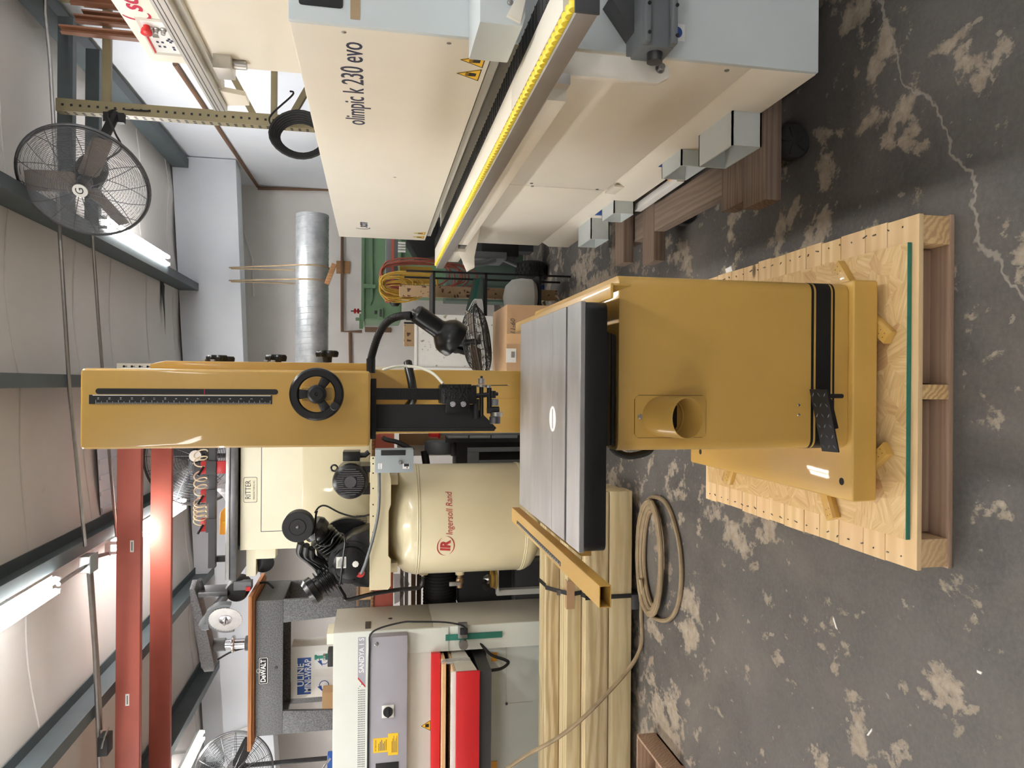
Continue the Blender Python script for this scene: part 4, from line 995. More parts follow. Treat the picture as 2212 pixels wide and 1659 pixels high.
# pump
c0 = at(757, 1212, Y=4.62)
pm = MB().lathe((c0.x, 4.56, c0.z), (0, 1, 0), [(.03, -.012), (.07, -.01), (.1, .0), (.105, .02), (.135, .025), (.135, .06), (.125, .28)], 40).build('crankcase', BLACK, K)
MB().prism([(c0.x - .17, 4.6, 1.616), (c0.x + .2, 4.6, 1.616), (c0.x + .17, 4.6, 1.72), (c0.x + .1, 4.6, c0.z + .08), (c0.x - .1, 4.6, c0.z + .08), (c0.x - .16, 4.6, 1.7)], (0, .24, 0)).build('crankcase_block', BLACK, pm, .01)
mb = MB()
for k in range(8): a = k * PI / 4 + .2; p = Vector((c0.x + .118 * math.cos(a), 4.582, c0.z + .118 * math.sin(a))); mb.cyl(p, p + Vector((0, -.008, 0)), .008, n=8)
tag(mb.build('cover_bolts', BLACK, pm), kind='stuff')
q = at(737, 1215, Y=4.548); npl = B(q.x - .035, q.x + .035, 4.5445, 4.5485, q.z - .03, q.z + .03).build('name_plate', PAPER, pm)
mb = MB()
for i in range(6): mb.box(q.x - .028, q.x + .028 - .008 * (i % 3), 4.5438, 4.5445, q.z - .024 + i * .008, q.z - .021 + i * .008)
tag(mb.build('plate_print', CHAR, npl), kind='stuff')
q = at(768, 1218, Y=4.55); MB().lathe(q, (0, -1, 0), [(.02, -.01), (.02, .01), (.012, .012)], 8).build('oil_cap', PAPER, pm)
q = at(778, 1238, Y=4.56); MB().lathe(q, (0, -1, 0), [(.028, -.005), (.028, .003), (.01, .005), (.01, .02)], 20).build('oil_switch', BRED, pm)
def cyl_bank(p0, p1, name):
    p0, p1 = Vector(p0), Vector(p1); ax = (p1 - p0).normalized(); L = (p1 - p0).length
    prof = [(.055, 0)]
    n = 7
    for i in range(n):
        h = L * (.15 + .55 * i / n); prof += [(.06, h), (.088, h + .004), (.088, h + .008), (.06, h + .012)]
    prof += [(.06, L * .74), (.085, L * .76), (.088, L * .9), (.07, L), (.02, L)]
    o = MB().lathe(p0, ax, prof, 28).build(name, BLACK, pm); return o
cyl_bank(c0 + Vector((.03, .06, .06)), at(672, 1133, Y=4.62), 'cylinder'); cyl_bank(c0 + Vector((-.05, .06, .04)), at(663, 1284, Y=4.62), 'cylinder')
q = at(643, 1139, Y=4.42); fl = MB().lathe(q + Vector((0, .1, 0)), (0, -1, 0), [(.03, -.03), (.08, -.02), (.092, 0), (.092, .05), (.088, .052), (.092, .056), (.092, .095), (.088, .1), (.05, .1), (.049, .097), (.045, .1), (.004, .1)], 40).build('air_filter', BLACKM, K)
MB().lathe(q, (0, -1, 0), [(.012, -.002), (.01, .002), (.004, .008)], 10).build('wing_nut', STEEL, fl)
for i in range(3):
    a = at(650 + i * 12, 1172 + i * 6, Y=4.72); b = at(662 + i * 16, 1205 + i * 4, Y=4.8); c_ = at(692 + i * 11, 1236 - i * 4, Y=4.8); d_ = at(704 + i * 6, 1266 - i * 2, Y=4.72)
    MB().tube(spline([a, at(648 + i * 14, 1195 + i * 4, Y=4.78), b.lerp(c_, .35), c_, d_], 8), .022, 10).build('intercooler_tube', BLACK, K)
MB().lathe((c0.x + .02, 4.9, c0.z + .03), (0, 1, 0), [(.17, 0), (.2, .002), (.2, .045), (.17, .047), (.165, .03), (.05, .03), (.05, .015), (.165, .015)], 48, cap=False).build('flywheel', BLACK, K)
for k in range(5):
    a = k * 2 * PI / 5 + .3; B(.045, .17, -.012, .012, -.02, .02, Matrix.Translation((c0.x + .02, 4.922, c0.z + .03)) @ Matrix.Rotation(a, 4, 'Y')).build('flywheel_spoke', BLACK, K)
def ktube(name, pts, r, mat, Y): MB().tube(spline([at(x, y, Y=Y if not isinstance(Y, list) else Y[i]) for i, (x, y) in enumerate(pts)], 8), r, 8).build(name, mat, K)
ktube('flex_conduit', [(819, 1021), (819, 1080), (815, 1120), (805, 1165), (790, 1215), (780, 1240)], .0095, GREYM, 4.47)
ktube('wire', [(680, 1108), (690, 1095), (705, 1093), (735, 1108), (770, 1117), (798, 1112)], .0055, RUBBER, 4.6)
ktube('oil_pipe', [(685, 1103), (682, 1120), (684, 1172), (712, 1178), (722, 1160), (740, 1152), (745, 1170), (742, 1200), (738, 1235), (735, 1262)], .006, BLACK, 4.5)
ktube('discharge_pipe', [(730, 1265), (742, 1285), (752, 1296), (800, 1284), (860, 1274), (902, 1270), (912, 1262), (914, 1246)], .014, BLACK, 4.75)
for px, py in ((915, 1236), (993, 1236)):
    p = at(px, py, Y=4.82); MB().lathe(p + Vector((.06, 0, 0)), (-1, 0, 0), [(.045, 0), (.045, .05), (.03, .06), (.03, .075)], 20).build('tank_fitting', TANK, K)
p = at(993, 1242, Y=4.82); v = MB().lathe(p, (-1, 0, 0), [(.016, 0), (.016, .02), (.022, .022), (.026, .04), (.022, .06), (.018, .062), (.018, .085)], 12).build('ball_valve', BRASS, K)
B(p.x - .06, p.x - .035, p.y - .05, p.y - .03, p.z - .0, p.z + .075).build('valve_handle', STEEL, v, .002)
# control box
q0, q1 = at(810, 1021, Y=4.4), at(893, 970, Y=4.4); bx = B(q0.x, q1.x, 4.38, 4.497, q1.z, q0.z).build('control_box', GREYL, K, .003)
a, b = at(823, 984, Y=4.378), at(876, 972, Y=4.378); B(a.x, b.x, 4.377, 4.381, b.z, a.z).build('box_window', BLACKM, bx, .001)
p = at(865, 999, Y=4.378); MB().lathe(p, (0, -1, 0), [(.014, -.002), (.014, .008), (.011, .012), (.003, .013)], 20).build('box_knob', CHROME, bx)
a = at(821, 1007, Y=4.379); w_ = B(a.x - .017, a.x + .017, 4.3785, 4.38, a.z - .012, a.z + .012).build('box_label', WHITE, bx); text('EATON', .009, FR(a.x, 4.3784, a.z), BLUE, w_, 'label_print', ext=.0002, fitw=.028)
a = at(877, 1007, Y=4.379); w_ = B(a.x - .016, a.x + .016, 4.3785, 4.38, a.z - .02, a.z + .02).build('box_label', WHITE, bx)
mb = B(a.x - .002, a.x + .015, 4.378, 4.3785, a.z - .018, a.z + .012); mb.box(a.x - .013, a.x - .004, 4.378, 4.3785, a.z - .01, a.z - .004); tag(mb.build('label_print', BLACKM, w_), kind='stuff')
# lettering wrapped on the tank
def wrapt(v):
    r = tr + .0012 + (4.484 - v.y); an = (v.x - tx) / tr; return Vector((tx + r * math.sin(an), ty - r * math.cos(an), v.z))
def tankx(py, pz):     # arc length coordinate of a pixel on the tank
    q = _f + (829.5 - py) / F_PX * _r + (pz - 1106) / F_PX * _d
    A = q.x ** 2 + q.y ** 2; Bq = -2 * (q.x * tx + q.y * ty); Cq = tx ** 2 + ty ** 2 - tr ** 2; tt_ = (-Bq - math.sqrt(Bq * Bq - 4 * A * Cq)) / (2 * A)
    P = Vector((q.x * tt_, q.y * tt_, CAM_H + q.z * tt_)); return tx + tr * math.atan2(P.x - tx, ty - P.y), P.z
xa, za = tankx(1156, 970); xb, zb = tankx(1063, 970)
text('Ingersoll Rand', .06, FR((xa + xb) / 2, 4.484, za - .004), BRED, K, 'tank_lettering', shear=.18, fitw=xb - xa, ext=.0004, warp=wrapt)
xl, zl = tankx(1180, 963)
text('IR', .085, FR(xl, 4.484, zl), BRED, K, 'tank_logo', bold=.004, ext=.0004, warp=wrapt, shear=.1)
mb = MB()
for s0 in (30, 210):
    for k in range(20):
        a0, a1 = math.radians(s0 + 150 * k / 20), math.radians(s0 + 150 * (k + 1) / 20); w0, w1 = .006 * math.sin(PI * k / 20) + .001, .006 * math.sin(PI * (k + 1) / 20) + .001
        def lq(a, s): return Vector((xl + (.068 + s) * math.cos(a), 4.484, zl + (.05 + s) * math.sin(a)))
        mb.prism([lq(a0, 0), lq(a1, 0), lq(a1, w1), lq(a0, w0)], (0, -.0004, 0))
for v in mb.bm.verts: v.co = wrapt(v.co)
mb.build('logo_ring', BRED, K)

# ================================================================== WIDE BELT SANDER
N = thing('belt_sander', 'white and grey wide belt sander with a red conveyor front', 'sander', (-2.4, 4.95, 0))
XR = -1.612; XL = -3.25
B(XL, XR, 4.7, 5.2, 1.155, 1.842).build('upper_body', SANDW, N, .004)
B(-1.775, XR, 4.7, 5.2, .02, 1.152).build('side_column', SANDW, N, .004); B(XL, -1.78, 4.8, 5.2, .02, .83).build('base_cabinet', SANDW, N, .004); B(XL, -1.78, 5.05, 5.2, .831, 1.153).build('throat', CHAR, N)
B(XR, XR + .003, 4.702, 5.198, 1.2, 1.842).build('side_panel', SANDS, N, .001); B(XR, XR + .003, 4.702, 5.198, .02, 1.196).build('side_panel', SANDS, N, .001)
sd = B(XL, -1.625, 4.62, 4.699, 1.372, 1.617).build('electrics_door', SANDG, N, .004)
p = at(813, 1391, Y=4.62); MB().lathe(p, (0, -1, 0), [(.014, -.002), (.014, .004), (.008, .006), (.008, .003)], 16).build('door_lock', CHROME, sd)
p = at(838, 1536, Y=4.62); sp = B(p.x - .04, p.x + .04, 4.612, 4.62, p.z - .038, p.z + .038).build('switch_plate', PAPER, sd, .002); MB().lathe(p + Vector((0, -.008, 0)), (0, -1, 0), [(.031, 0), (.031, .012), (.028, .018)], 24).build('switch_dial', BLACKM, sp); B(p.x - .028, p.x + .028, 4.585, 4.604, p.z - .007, p.z + .007).build('switch_grip', BLACKM, sp, .002)
for a, b in (((806, 1627), (838, 1593)), ((838, 1632), (860, 1583))):
    q0, q1 = at(*a, Y=4.619), at(*b, Y=4.619); lb = B(q0.x, q1.x, 4.6185, 4.62, q1.z, q0.z).build('warning_plate', YLAB, sd)
    mb = MB(); h = q0.z - q1.z; w_ = q1.x - q0.x
    for i in range(6): mb.box(q0.x + w_ * .12, q1.x - w_ * (.12 + .12 * (i % 3)), 4.618, 4.6185, q1.z + h * (.1 + i * .1), q1.z + h * (.14 + i * .1))
    tag(mb.build('plate_print', CHAR, lb), kind='stuff')
    if a[0] == 806: text('ATTENTION', .014, FR((q0.x + q1.x) / 2, 4.6183, q0.z - h * .18), BLACKM, lb, 'plate_heading', ext=.0002, fitw=w_ * .75)
q0, q1 = at(811, 1690, Y=4.619), at(861, 1645, Y=4.619); B(q0.x, q1.x, 4.616, 4.62, q1.z, q0.z).build('push_button_panel', BLACKM, sd, .001)
q0, q1 = at(773, 1462, Y=4.699), at(790, 1376, Y=4.699); lab = MB().prism([(q0.x, 4.6985, q0.z), (q1.x, 4.6985, q0.z), (q1.x, 4.6985, q1.z), (q0.x - .06, 4.6985, q1.z)], (0, .0012, 0)).build('model_label', SANDG, N)
text('SANDYA 1 S', .045, FR((q0.x + q1.x) / 2 + .01, 4.698, (q0.z + q1.z) / 2), WHITE, lab, 'model_lettering', ext=.0003, fitw=(q1.x - q0.x) * .88, bold=.0006)
MB().prism([(q0.x - .002, 4.698, q0.z), (q0.x - .062, 4.698, q1.z), (q0.x - .074, 4.698, q1.z), (q0.x - .014, 4.698, q0.z)], (0, .0015, 0)).build('red_slash', REDP, lab)
mb = MB(); zt, zb_ = q0.z, q1.z
for i in range(58):
    for j in range(5):
        x = q0.x - .075 - i * .0145 + (.012 * (4 - j) if i == 0 else 0) + j * .0; z = zb_ + (zt - zb_) * (j + .5) / 5
        if x < q0.x - .02 - .06 * (1 - (j + .5) / 5): mb.cyl((x, 4.6995, z), (x, 4.6985, z), .0032, n=6)
tag(mb.build('vent_dots', CHAR, N), kind='stuff')
B(-1.77, XR - .002, 4.692, 4.7, 1.10, 1.37).build('face_plate', SANDW, N, .001)
rb = B(XL, -1.77, 4.66, 4.7, 1.155, 1.215).build('red_guard_bar', REDP, N, .002)
B(XL, -1.79, 4.55, 4.72, 1.13, 1.15).build('hold_down_strip', CARDL, N); 
B(XL, -1.80, 4.42, 5.04, 1.08, 1.098).build('conveyor_belt', KRAFT, N, .004)
B(XL, -1.795, 4.40, 4.42, 1.083, 1.113).build('belt_edge', PAPER, N, .001)
ap_ = B(XL, -1.79, 4.385, 4.4, .935, 1.083).build('conveyor_apron', REDP, N, .004)
MB().prism([(-1.79, 4.4, .95), (-1.79, 4.4, 1.08), (-1.79, 4.85, 1.08), (-1.79, 4.85, 1.0)], (-.02, 0, 0)).build('conveyor_side', SANDS, N)
B(XL, -1.82, 4.45, 4.95, .85, .93).build('conveyor_bed', CHAR, N)
p = at(1000, 1390, Y=4.66); MB().cyl(p, p + Vector((0, -.04, 0)), .03, n=20).build('roller_boss', STEEL, N); B(-1.8, -1.785, 4.55, 4.6, .97, 1.16).build('clear_pointer', FILM, N)
MB().prism([(-1.70, 4.69, 1.12), (-1.66, 4.69, 1.12), (-1.66, 4.69, .74), (-1.70, 4.69, .74)], (0, -.004, 0)).build('depth_scale', TEAL, N)
q = at(1000, 1363, Y=4.66); B(q.x - .05, q.x + .05, 4.66, 4.69, q.z - .03, q.z + .03).build('scale_bracket', STEEL, N, .002); B(q.x - .02, q.x + .02, 4.64, 4.66, q.z - .03, q.z + .02).build('scale_sensor', BLACKM, N, .003)
MB().tube(spline([at(1006, 1358, Y=4.64), at(995, 1350, Y=4.63), at(960, 1344, Y=4.62), at(900, 1343, Y=4.6), at(870, 1344, Y=4.6), at(820, 1357, Y=4.6), at(800, 1372, Y=4.6), at(798, 1400, Y=4.613), at(796, 1500, Y=4.613), at(794, 1700, Y=4.613)], 6), .006, 7).build('sensor_cable', RUBBER, N)
MB().tube(spline([at(1030, 1380, Y=4.72), at(1045, 1398, Y=4.7), at(1062, 1415, Y=4.7), at(1090, 1425, Y=4.7), at(1098, 1432, Y=4.68), at(1080, 1445, Y=4.6), at(1040, 1450, Y=4.55)], 7), .01, 8).build('power_lead', RUBBER, N)
for a in ((1068, 1420), (1068, 1655)):
    p = at(*a, Y=4.79); B(p.x - .03, p.x + .03, 4.796, 4.8, p.z - .02, p.z + .02).build('danger_label', ORNG, N)
for py in (1395, 1520): p = at(1094, py, Y=4.795); MB().cyl(p, p + Vector((0, -.006, 0)), .009, n=12).build('panel_screw', DSTEEL, N)
a, b = at(1094, 1395, Y=4.797), at(1094, 1520, Y=4.797); mb = B(b.x, a.x, 4.797, 4.8, a.z - .0015, a.z + .0015); mb.box(a.x - .0015, a.x + .0015, 4.797, 4.8, .5, a.z); mb.box(b.x - .0015, b.x + .0015, 4.797, 4.8, .5, a.z); mb.build('panel_seam', SANDS, N)
mb = MB(); q = at(920, 1568, Y=4.698); T = [Vector((q.x - .035, 4.698, q.z - .03)), Vector((q.x + .035, 4.698, q.z - .03)), Vector((q.x, 4.698, q.z + .032))]
w_ = mb.prism(T, (0, .002, 0)).build('warning_label', YLAB, N); mb = MB(); cc = (T[0] + T[1] + T[2]) / 3
for i in range(3): a, b = T[i], T[(i + 1) % 3]; of = Vector((0, -.0006, 0)); mb.prism([a + of, b + of, cc + (b - cc) * .86 + of, cc + (a - cc) * .86 + of], (0, .0006, 0))
mb.box(q.x - .01, q.x + .012, 4.6973, 4.698, q.z - .02, q.z + .004); mb.build('warning_pictogram', BLACKM, w_)
p = at(843, 1336, X=XR + .004); MB().cyl(p, p + Vector((.001, 0, 0)), .014, n=16).build('side_hole', BLACKM, N); p = at(795, 1350, X=XR + .004); B(XR + .003, XR + .005, p.y - .07, p.y + .07, p.z - .018, p.z + .018).build('rating_plate', DSTEEL, N)
lone('junction_case', B(-1.70, -1.63, 4.75, 4.95, 1.843, 1.885), RITTER, 'small cream box on top of the sander corner', 'box', bevel=.004)
t = thing('lifting_gauge', 'dark green gauge with a plunger standing on top of the sander', 'gauge', (-1.80, 4.8, 1.843))
B(-1.85, -1.75, 4.76, 4.86, 1.843, 1.88).build('gauge_base', BLACKM, t, .004); MB().lathe((-1.80, 4.81, 1.88), (0, 0, 1), [(.02, 0), (.02, .03), (.01, .032), (.01, .07), (.016, .072), (.016, .085)], 14).build('plunger', TEAL, t)
MB().lathe((-1.80, 4.81, 1.895), (0, 0, 1), [(.023, 0), (.023, .012)], 14).build('collar', CHROME, t)
t = thing('bar_clamp', 'blue clamp with a bent steel handle on top of the sander', 'clamp', (-2.55, 4.85, 1.843))
B(-2.72, -2.45, 4.8, 4.87, 1.843, 1.88).build('clamp_body', BLUE, t, .006); B(-2.7, -2.66, 4.81, 4.86, 1.88, 1.91).build('clamp_jaw', CHAR, t, .003)
MB().tube(spline([(-2.58, 4.79, 1.86), (-2.55, 4.76, 1.9), (-2.5, 4.76, 1.9), (-2.46, 4.79, 1.86)], 6), .008, 8).build('clamp_handle', STEEL, t)
CREAMT = paint('cream_tubing', (226, 208, 172), .4, var=.03)

# ================================================================== PALLET RACK WITH MACHINES ON IT
RK = thing('pallet_rack', 'tall pallet rack with dusty red beams behind the compressor', 'rack', (-1.5, 5.68, 0))
def post(x, y, mat=RACKP):
    mb = MB(); mb.box(x, x + .078, y, y + .004, 0, 3.315); mb.box(x, x + .004, y + .004, y + .07, 0, 3.315); mb.box(x + .074, x + .078, y + .004, y + .07, 0, 3.315); u = mb.build('upright', mat, RK)
    mb = MB()
    for i in range(30):
        z = 3.27 - i * .05; mb.cyl((x + .057, y + .0005, z), (x + .057, y - .001, z), .008, n=8); mb.box(x + .0545, x + .0595, y - .001, y + .0005, z - .02, z)
    tag(mb.build('keyhole_slots', BLACKM, u), kind='stuff'); return u
for x in (.045, -3.8):
    for y in (5.26, 6.05): post(x, y)
for y, z, nm in ((5.25, 3.155, 0), (6.0, 3.155, 1), (5.25, 1.447, 0), (6.0, 1.447, 1)):
    h = .152 if z > 3 else .14
    mb = MB(); mb.box(-3.72, .043, y, y + .05, z, z + h); mb.box(-3.72, .043, y + .05, y + .058, z, z + h - .04); b_ = mb.build('beam', REDB, RK, .004)
    if not nm and z > 3:
        for px, py in ((285, 1180), (275, 1512)):
            p = at(px, py, Y=5.249); s_ = B(p.x - .04, p.x + .04, 5.2488, 5.25, p.z - .012, p.z + .012).build('beam_sticker', PAPER, b_); tag(B(p.x - .03, p.x + .03, 5.2484, 5.2488, p.z - .003, p.z + .003).build('sticker_print', CHAR, s_), kind='stuff')
for i in range(14):
    x = -3.55 + i * .256; B(x, x + .25, 5.24, 6.07, 1.5875, 1.606).build('deck_plank', BLOCKW, RK, .002)

# ------------------------------------------------------------------ line boring machine
Rt = thing('boring_machine', 'ivory line boring machine with a steel table on the rack', 'machine', (-.65, 5.7, 1.607)); ry = 5.45
B(-1.225, -.02, ry, 6.0, 1.607, 2.545).build('cabinet', RITTER, Rt, .006)
B(-1.088, -.06, ry - .012, ry, 1.72, 2.395).build('door', RITTER, Rt, .003)
mb = B(-1.094, -.05, ry - .002, ry - .0005, 1.71, 2.401); mb.build('door_gap', CHAR, Rt)
q = at(541, 1058, Y=ry); pl = MB().rprism(FR(q.x, ry, q.z), .195, .105, .012, .0012, 4).build('name_plate', RITTER, Rt)
mb = MB().rprism(FR(q.x, ry - .0012, q.z), .185, .095, .012, .0006, 4); mb.build('plate_border', CHAR, pl); MB().rprism(FR(q.x, ry - .0018, q.z), .179, .089, .011, .0006, 4).build('plate_field', RITTER, pl)
text('RITTER', .055, FR(q.x, ry - .0026, q.z + .014), BLACKM, pl, 'maker_lettering', fitw=.135, ext=.0004); text('MANUFACTURING INC.', .02, FR(q.x, ry - .0026, q.z - .026), BLACKM, pl, 'maker_lettering', fitw=.14, ext=.0004)
B(-1.43, -1.226, 5.5, 5.62, 2.44, 2.51).build('side_arm', RITTER, Rt, .006); B(-1.30, -1.226, 5.48, 5.6, 2.30, 2.44).build('arm_web', RITTER, Rt, .004)
B(-1.2, -.02, 5.5, 5.9, 2.5455, 2.557).build('table_gap', BLACKM, Rt)
tb = B(-1.425, .0, 5.38, 5.92, 2.557, 2.6).build('steel_table', DSTEEL, Rt, .003); B(-1.425, .0, 5.40, 5.92, 2.608, 2.636).build('steel_table', STEEL, Rt, .002); B(-1.42, -.01, 5.42, 5.9, 2.6, 2.608).build('table_slot', BLACKM, Rt)
q0, q1 = at(449, 1228, Y=5.5), at(466, 975, Y=5.5); B(q0.x, .0, 5.5, 5.56, q1.z, q0.z).build('clamp_bar', CHAR, Rt, .003)
bz0, bz1 = q1.z, q0.z
B(-1.33, -1.29, 5.56, 5.6, 2.636, bz1 - .01).build('bar_support', BLACKM, Rt); B(-.06, -.02, 5.56, 5.6, 2.636, bz1 - .01).build('bar_support', BLACKM, Rt)
for py in (1011, 1073, 1136):
    x = at(455, py, Y=5.48).x; c_ = B(x - .05, x + .05, 5.485, 5.5, bz0 - .006, bz1 + .014).build('clamp_carriage', CHAR, Rt, .002)
    B(x - .045, x + .045, 5.5, 5.57, bz1 + .016, bz1 + .055).build('clamp_head', REDP, c_, .004)
    if py < 1020: B(x - .045, x + .045, 5.5, 5.57, bz0 - .07, bz0 - .004).build('clamp_foot', REDP, c_, .004)
    MB().cyl((x + .01, 5.48, bz1 + .03), (x - .05, 5.45, bz1 + .06), .008, n=8).build('clamp_lever', BLACKM, c_)
for x0, x1, turns in ((at(440, 1020, Y=5.53).x, at(440, 1066, Y=5.53).x, 3), (at(440, 1080, Y=5.53).x, at(440, 1128, Y=5.53).x, 5), (at(440, 975, Y=5.53).x, at(440, 1004, Y=5.53).x, 2)):
    pts = []
    for k in range(turns * 14 + 1):
        a = 2 * PI * k / 14; s_ = k / (turns * 14); pts.append(Vector((x0 + (x1 - x0) * s_ + .02 * math.sin(a), 5.53 + .045 * math.sin(a), bz1 + .06 - .045 * math.cos(a) + .0)))
    MB().tube(pts, .0048, 6).build('coil_tube', CREAMT, Rt)
MB().lathe(at(568, 1212, Y=5.6) + Vector((0, 0, .0)), (-.3, -1, 0), [(.03, 0), (.08, .005), (.085, .02), (.02, .045)], 20).build('handwheel', BLACKM, Rt)
# things lying on the boring machine table
q0, q1 = at(470, 1157, Y=5.6), at(489, 1093, Y=5.6)
t = thing('foot_switch', 'orange guarded foot switch lying on the boring machine table', 'foot switch', ((q0.x + q1.x) / 2, 5.66, 2.637))
MB().prism([(q0.x, 5.62, 2.637), (q1.x, 5.62, 2.637), (q1.x, 5.62, 2.67), (q1.x - .05, 5.62, 2.715), (q1.x - .1, 5.62, 2.72), (q0.x, 5.62, 2.72)], (0, .12, 0)).build('switch_shell', ORNG, t, .008); MB().cyl((q1.x, 5.68, 2.66), (q1.x + .03, 5.68, 2.66), .01, n=10).build('cable_gland', BLACKM, t)
B(q0.x + .09, q0.x + .1, 5.617, 5.62, 2.65, 2.7).build('shell_rib', YLAB, t)
mb = MB(); c_ = at(480, 1054, Y=5.65); lo = []
for k, (r, z) in enumerate(((.02, 2.75), (.05, 2.72), (.09, 2.68), (.085, 2.638))):
    lo.append([(c_.x + r * (1 + .25 * math.sin(5 * a + k)) * math.cos(a), 5.66 + r * .6 * (1 + .25 * math.cos(4 * a)) * math.sin(a), z) for a in [2 * PI * i / 16 for i in range(16)]])
lone('plastic_bag', mb.loft(lo), FILM, 'crumpled clear plastic bag on the boring machine table', 'plastic bag', smooth=25)

# ------------------------------------------------------------------ radial arm saw
Q = thing('radial_arm_saw', 'hammered grey radial arm saw with orange wooden table on the rack', 'saw', (-2.1, 5.75, 1.607))
for y0, y1, z0 in ((5.385, 5.56, 2.448), (5.565, 5.8, 2.448), (5.805, 6.03, 2.448)): B(-2.665, -1.545, y0, y1, z0, 2.474).build('table_board', TOPWOOD, Q, .002)
B(-2.63, -1.56, 5.42, 6.0, 2.436, 2.4475).build('table_cleat', TOPWOOD, Q)
for a in ((-2.59, -1.6, 5.45, 5.47, 2.24, 2.43), (-2.59, -1.6, 5.97, 5.99, 2.24, 2.43), (-2.59, -2.57, 5.4705, 5.969, 2.24, 2.43), (-1.62, -1.6, 5.4705, 5.969, 2.24, 2.43)): B(*a).build('apron', HAMMER, Q, .003)
for x, s_ in ((-1.6, -1), (-2.59, 1)):
    for y in (5.452, 5.95):
        MB().prism([(x, y, 2.239), (x + s_ * .17, y, 2.239), (x + s_ * .13, y, 1.608), (x, y, 1.608)], (0, .03, 0)).build('leg', HAMMER, Q, .003)
q = at(569, 1449, Y=5.45); pl = MB().rprism(FR(q.x, 5.45, q.z), .2, .07, .012, .0012, 4).build('name_plate', BLACKM, Q); mb = MB().rprism(FR(q.x, 5.4488, q.z), .192, .062, .01, .0005, 4); mb.build('plate_border', PAPER, pl); MB().rprism(FR(q.x, 5.4483, q.z), .184, .054, .008, .0006, 4).build('plate_field', BLACKM, pl)
text('DeWALT', .05, FR(q.x, 5.4476, q.z), WHITE, pl, 'maker_lettering', fitw=.165, bold=.0012, ext=.0004); p = at(563, 1449, Y=5.447); MB().torus(p + Vector((0, 0, .015)), (0, 1, 0), .014, .002, 20, 6).build('plate_emblem', PAPER, pl)
p = at(597, 1442, Y=5.449); MB().lathe(p, (0, -1, 0), [(.009, 0), (.009, .006), (.004, .01)], 10).build('apron_bolt', DSTEEL, Q)
cx = -2.07; cy = 5.93
MB().lathe((cx, cy, 2.476), (0, 0, 1), [(.058, 0), (.058, .1), (.054, .105)], 24).build('column_sleeve', CHAR, Q); MB().cyl((cx, cy, 2.58), (cx, cy, 2.73), .04, n=24).build('column', CHROME, Q); MB().lathe((cx, cy, 2.66), (0, 0, 1), [(.06, 0), (.066, .006), (.066, .018), (.06, .022)], 24).build('column_collar', CHROME, Q)
a0, a1 = at(454, 1440, Y=6.0), at(418, 1262, Y=5.55); dv = (a1 - a0); M = frame(a0, dv, (0, 0, 1)); L = dv.length
MB().loft([[M @ Vector((x, y, z)) for y, z in ((-h, -.05), (h, -.05), (h * .9, .05), (-h * .9, .05))] for x, h in ((0, .04), (.06, .055), (L * .45, .05), (L * .85, .032), (L, .02))]).build('arm', HAMMER, Q, .008)
MB().cyl((cx, cy, 2.73), (cx, cy, 2.82), .05, n=20).build('arm_base', CHAR, Q)
mq = at(514, 1272, Y=5.62); MB().lathe(mq + Vector((0, .16, 0)), (0, -1, 0), [(.05, 0), (.075, .02), (.085, .05), (.085, .2), (.07, .24), (.03, .25)], 28).build('saw_motor', BLACKM, Q)
B(mq.x - .02, mq.x + .02, 5.5, 5.7, mq.z + .05, a1.z - .04).build('yoke', DSTEEL, Q, .01); MB().cyl(at(440, 1278, Y=5.6), at(432, 1252, Y=5.5), .014, n=10).build('yoke_handle', CHAR, Q)
bc = at(487, 1338, Y=5.48); bn = Vector((-.55, -1, 0)).normalized(); _, u, w = basis(bn)
bl = MB(); n = 72; ring = [bc + (u * math.cos(2 * PI * k / n) + w * math.sin(2 * PI * k / n)) * (.118 if k % 2 else .112) for k in range(n)]; bl.prism(ring, bn * .003); bl = bl.build('saw_blade', STEEL, Q, smooth=20)
MB().lathe(bc, bn, [(.045, 0), (.045, .008), (.018, .01), (.018, .022), (.01, .023), (.01, .05)], 20).build('arbor_nut', CHROME, bl)
gd = MB(); n = 30
def gq(a, r, h): return bc + (u * math.cos(a) + w * math.sin(a)) * r + bn * h
best = max(range(360), key=lambda d: (u * math.cos(math.radians(d)) + w * math.sin(math.radians(d))).z)
for k in range(n):
    b0, b1 = math.radians(best - 110 + 220 * k / n), math.radians(best - 110 + 220 * (k + 1) / n)
    gd.prism([gq(b0, .102, -.04), gq(b0, .142, -.04), gq(b1, .142, -.04), gq(b1, .102, -.04)], bn * .036)
gd.build('blade_guard', GREYM, Q)
MB().tube(spline([gq(math.radians(best + 30), .14, -.02), gq(math.radians(best + 20), .17, -.03), mq + Vector((-.02, -.05, .07))], 6), .032, 12).build('dust_spout', GREYM, Q)
sx_ = at(528, 1268, Y=5.5); B(sx_.x - .03, sx_.x + .03, 5.52, 5.6, 2.475, 2.6).build('switch_column', GREYM, Q, .004); p = at(535, 1272, Y=5.518); B(p.x - .015, p.x + .015, 5.512, 5.52, p.z - .02, p.z + .012).build('red_switch', REDP, Q)
MB().tube(spline([at(470, 1425, Y=5.98), at(500, 1408, Y=6.0), at(536, 1398, Y=6.0)], 6), .008, 6).build('saw_cord', RUBBER, Q); MB().tube(spline([at(560, 1275, Y=5.7), at(556, 1262, Y=5.75), at(575, 1258, Y=5.75), at(590, 1270, Y=5.7)], 6), .009, 6).build('saw_cord', RUBBER, Q)
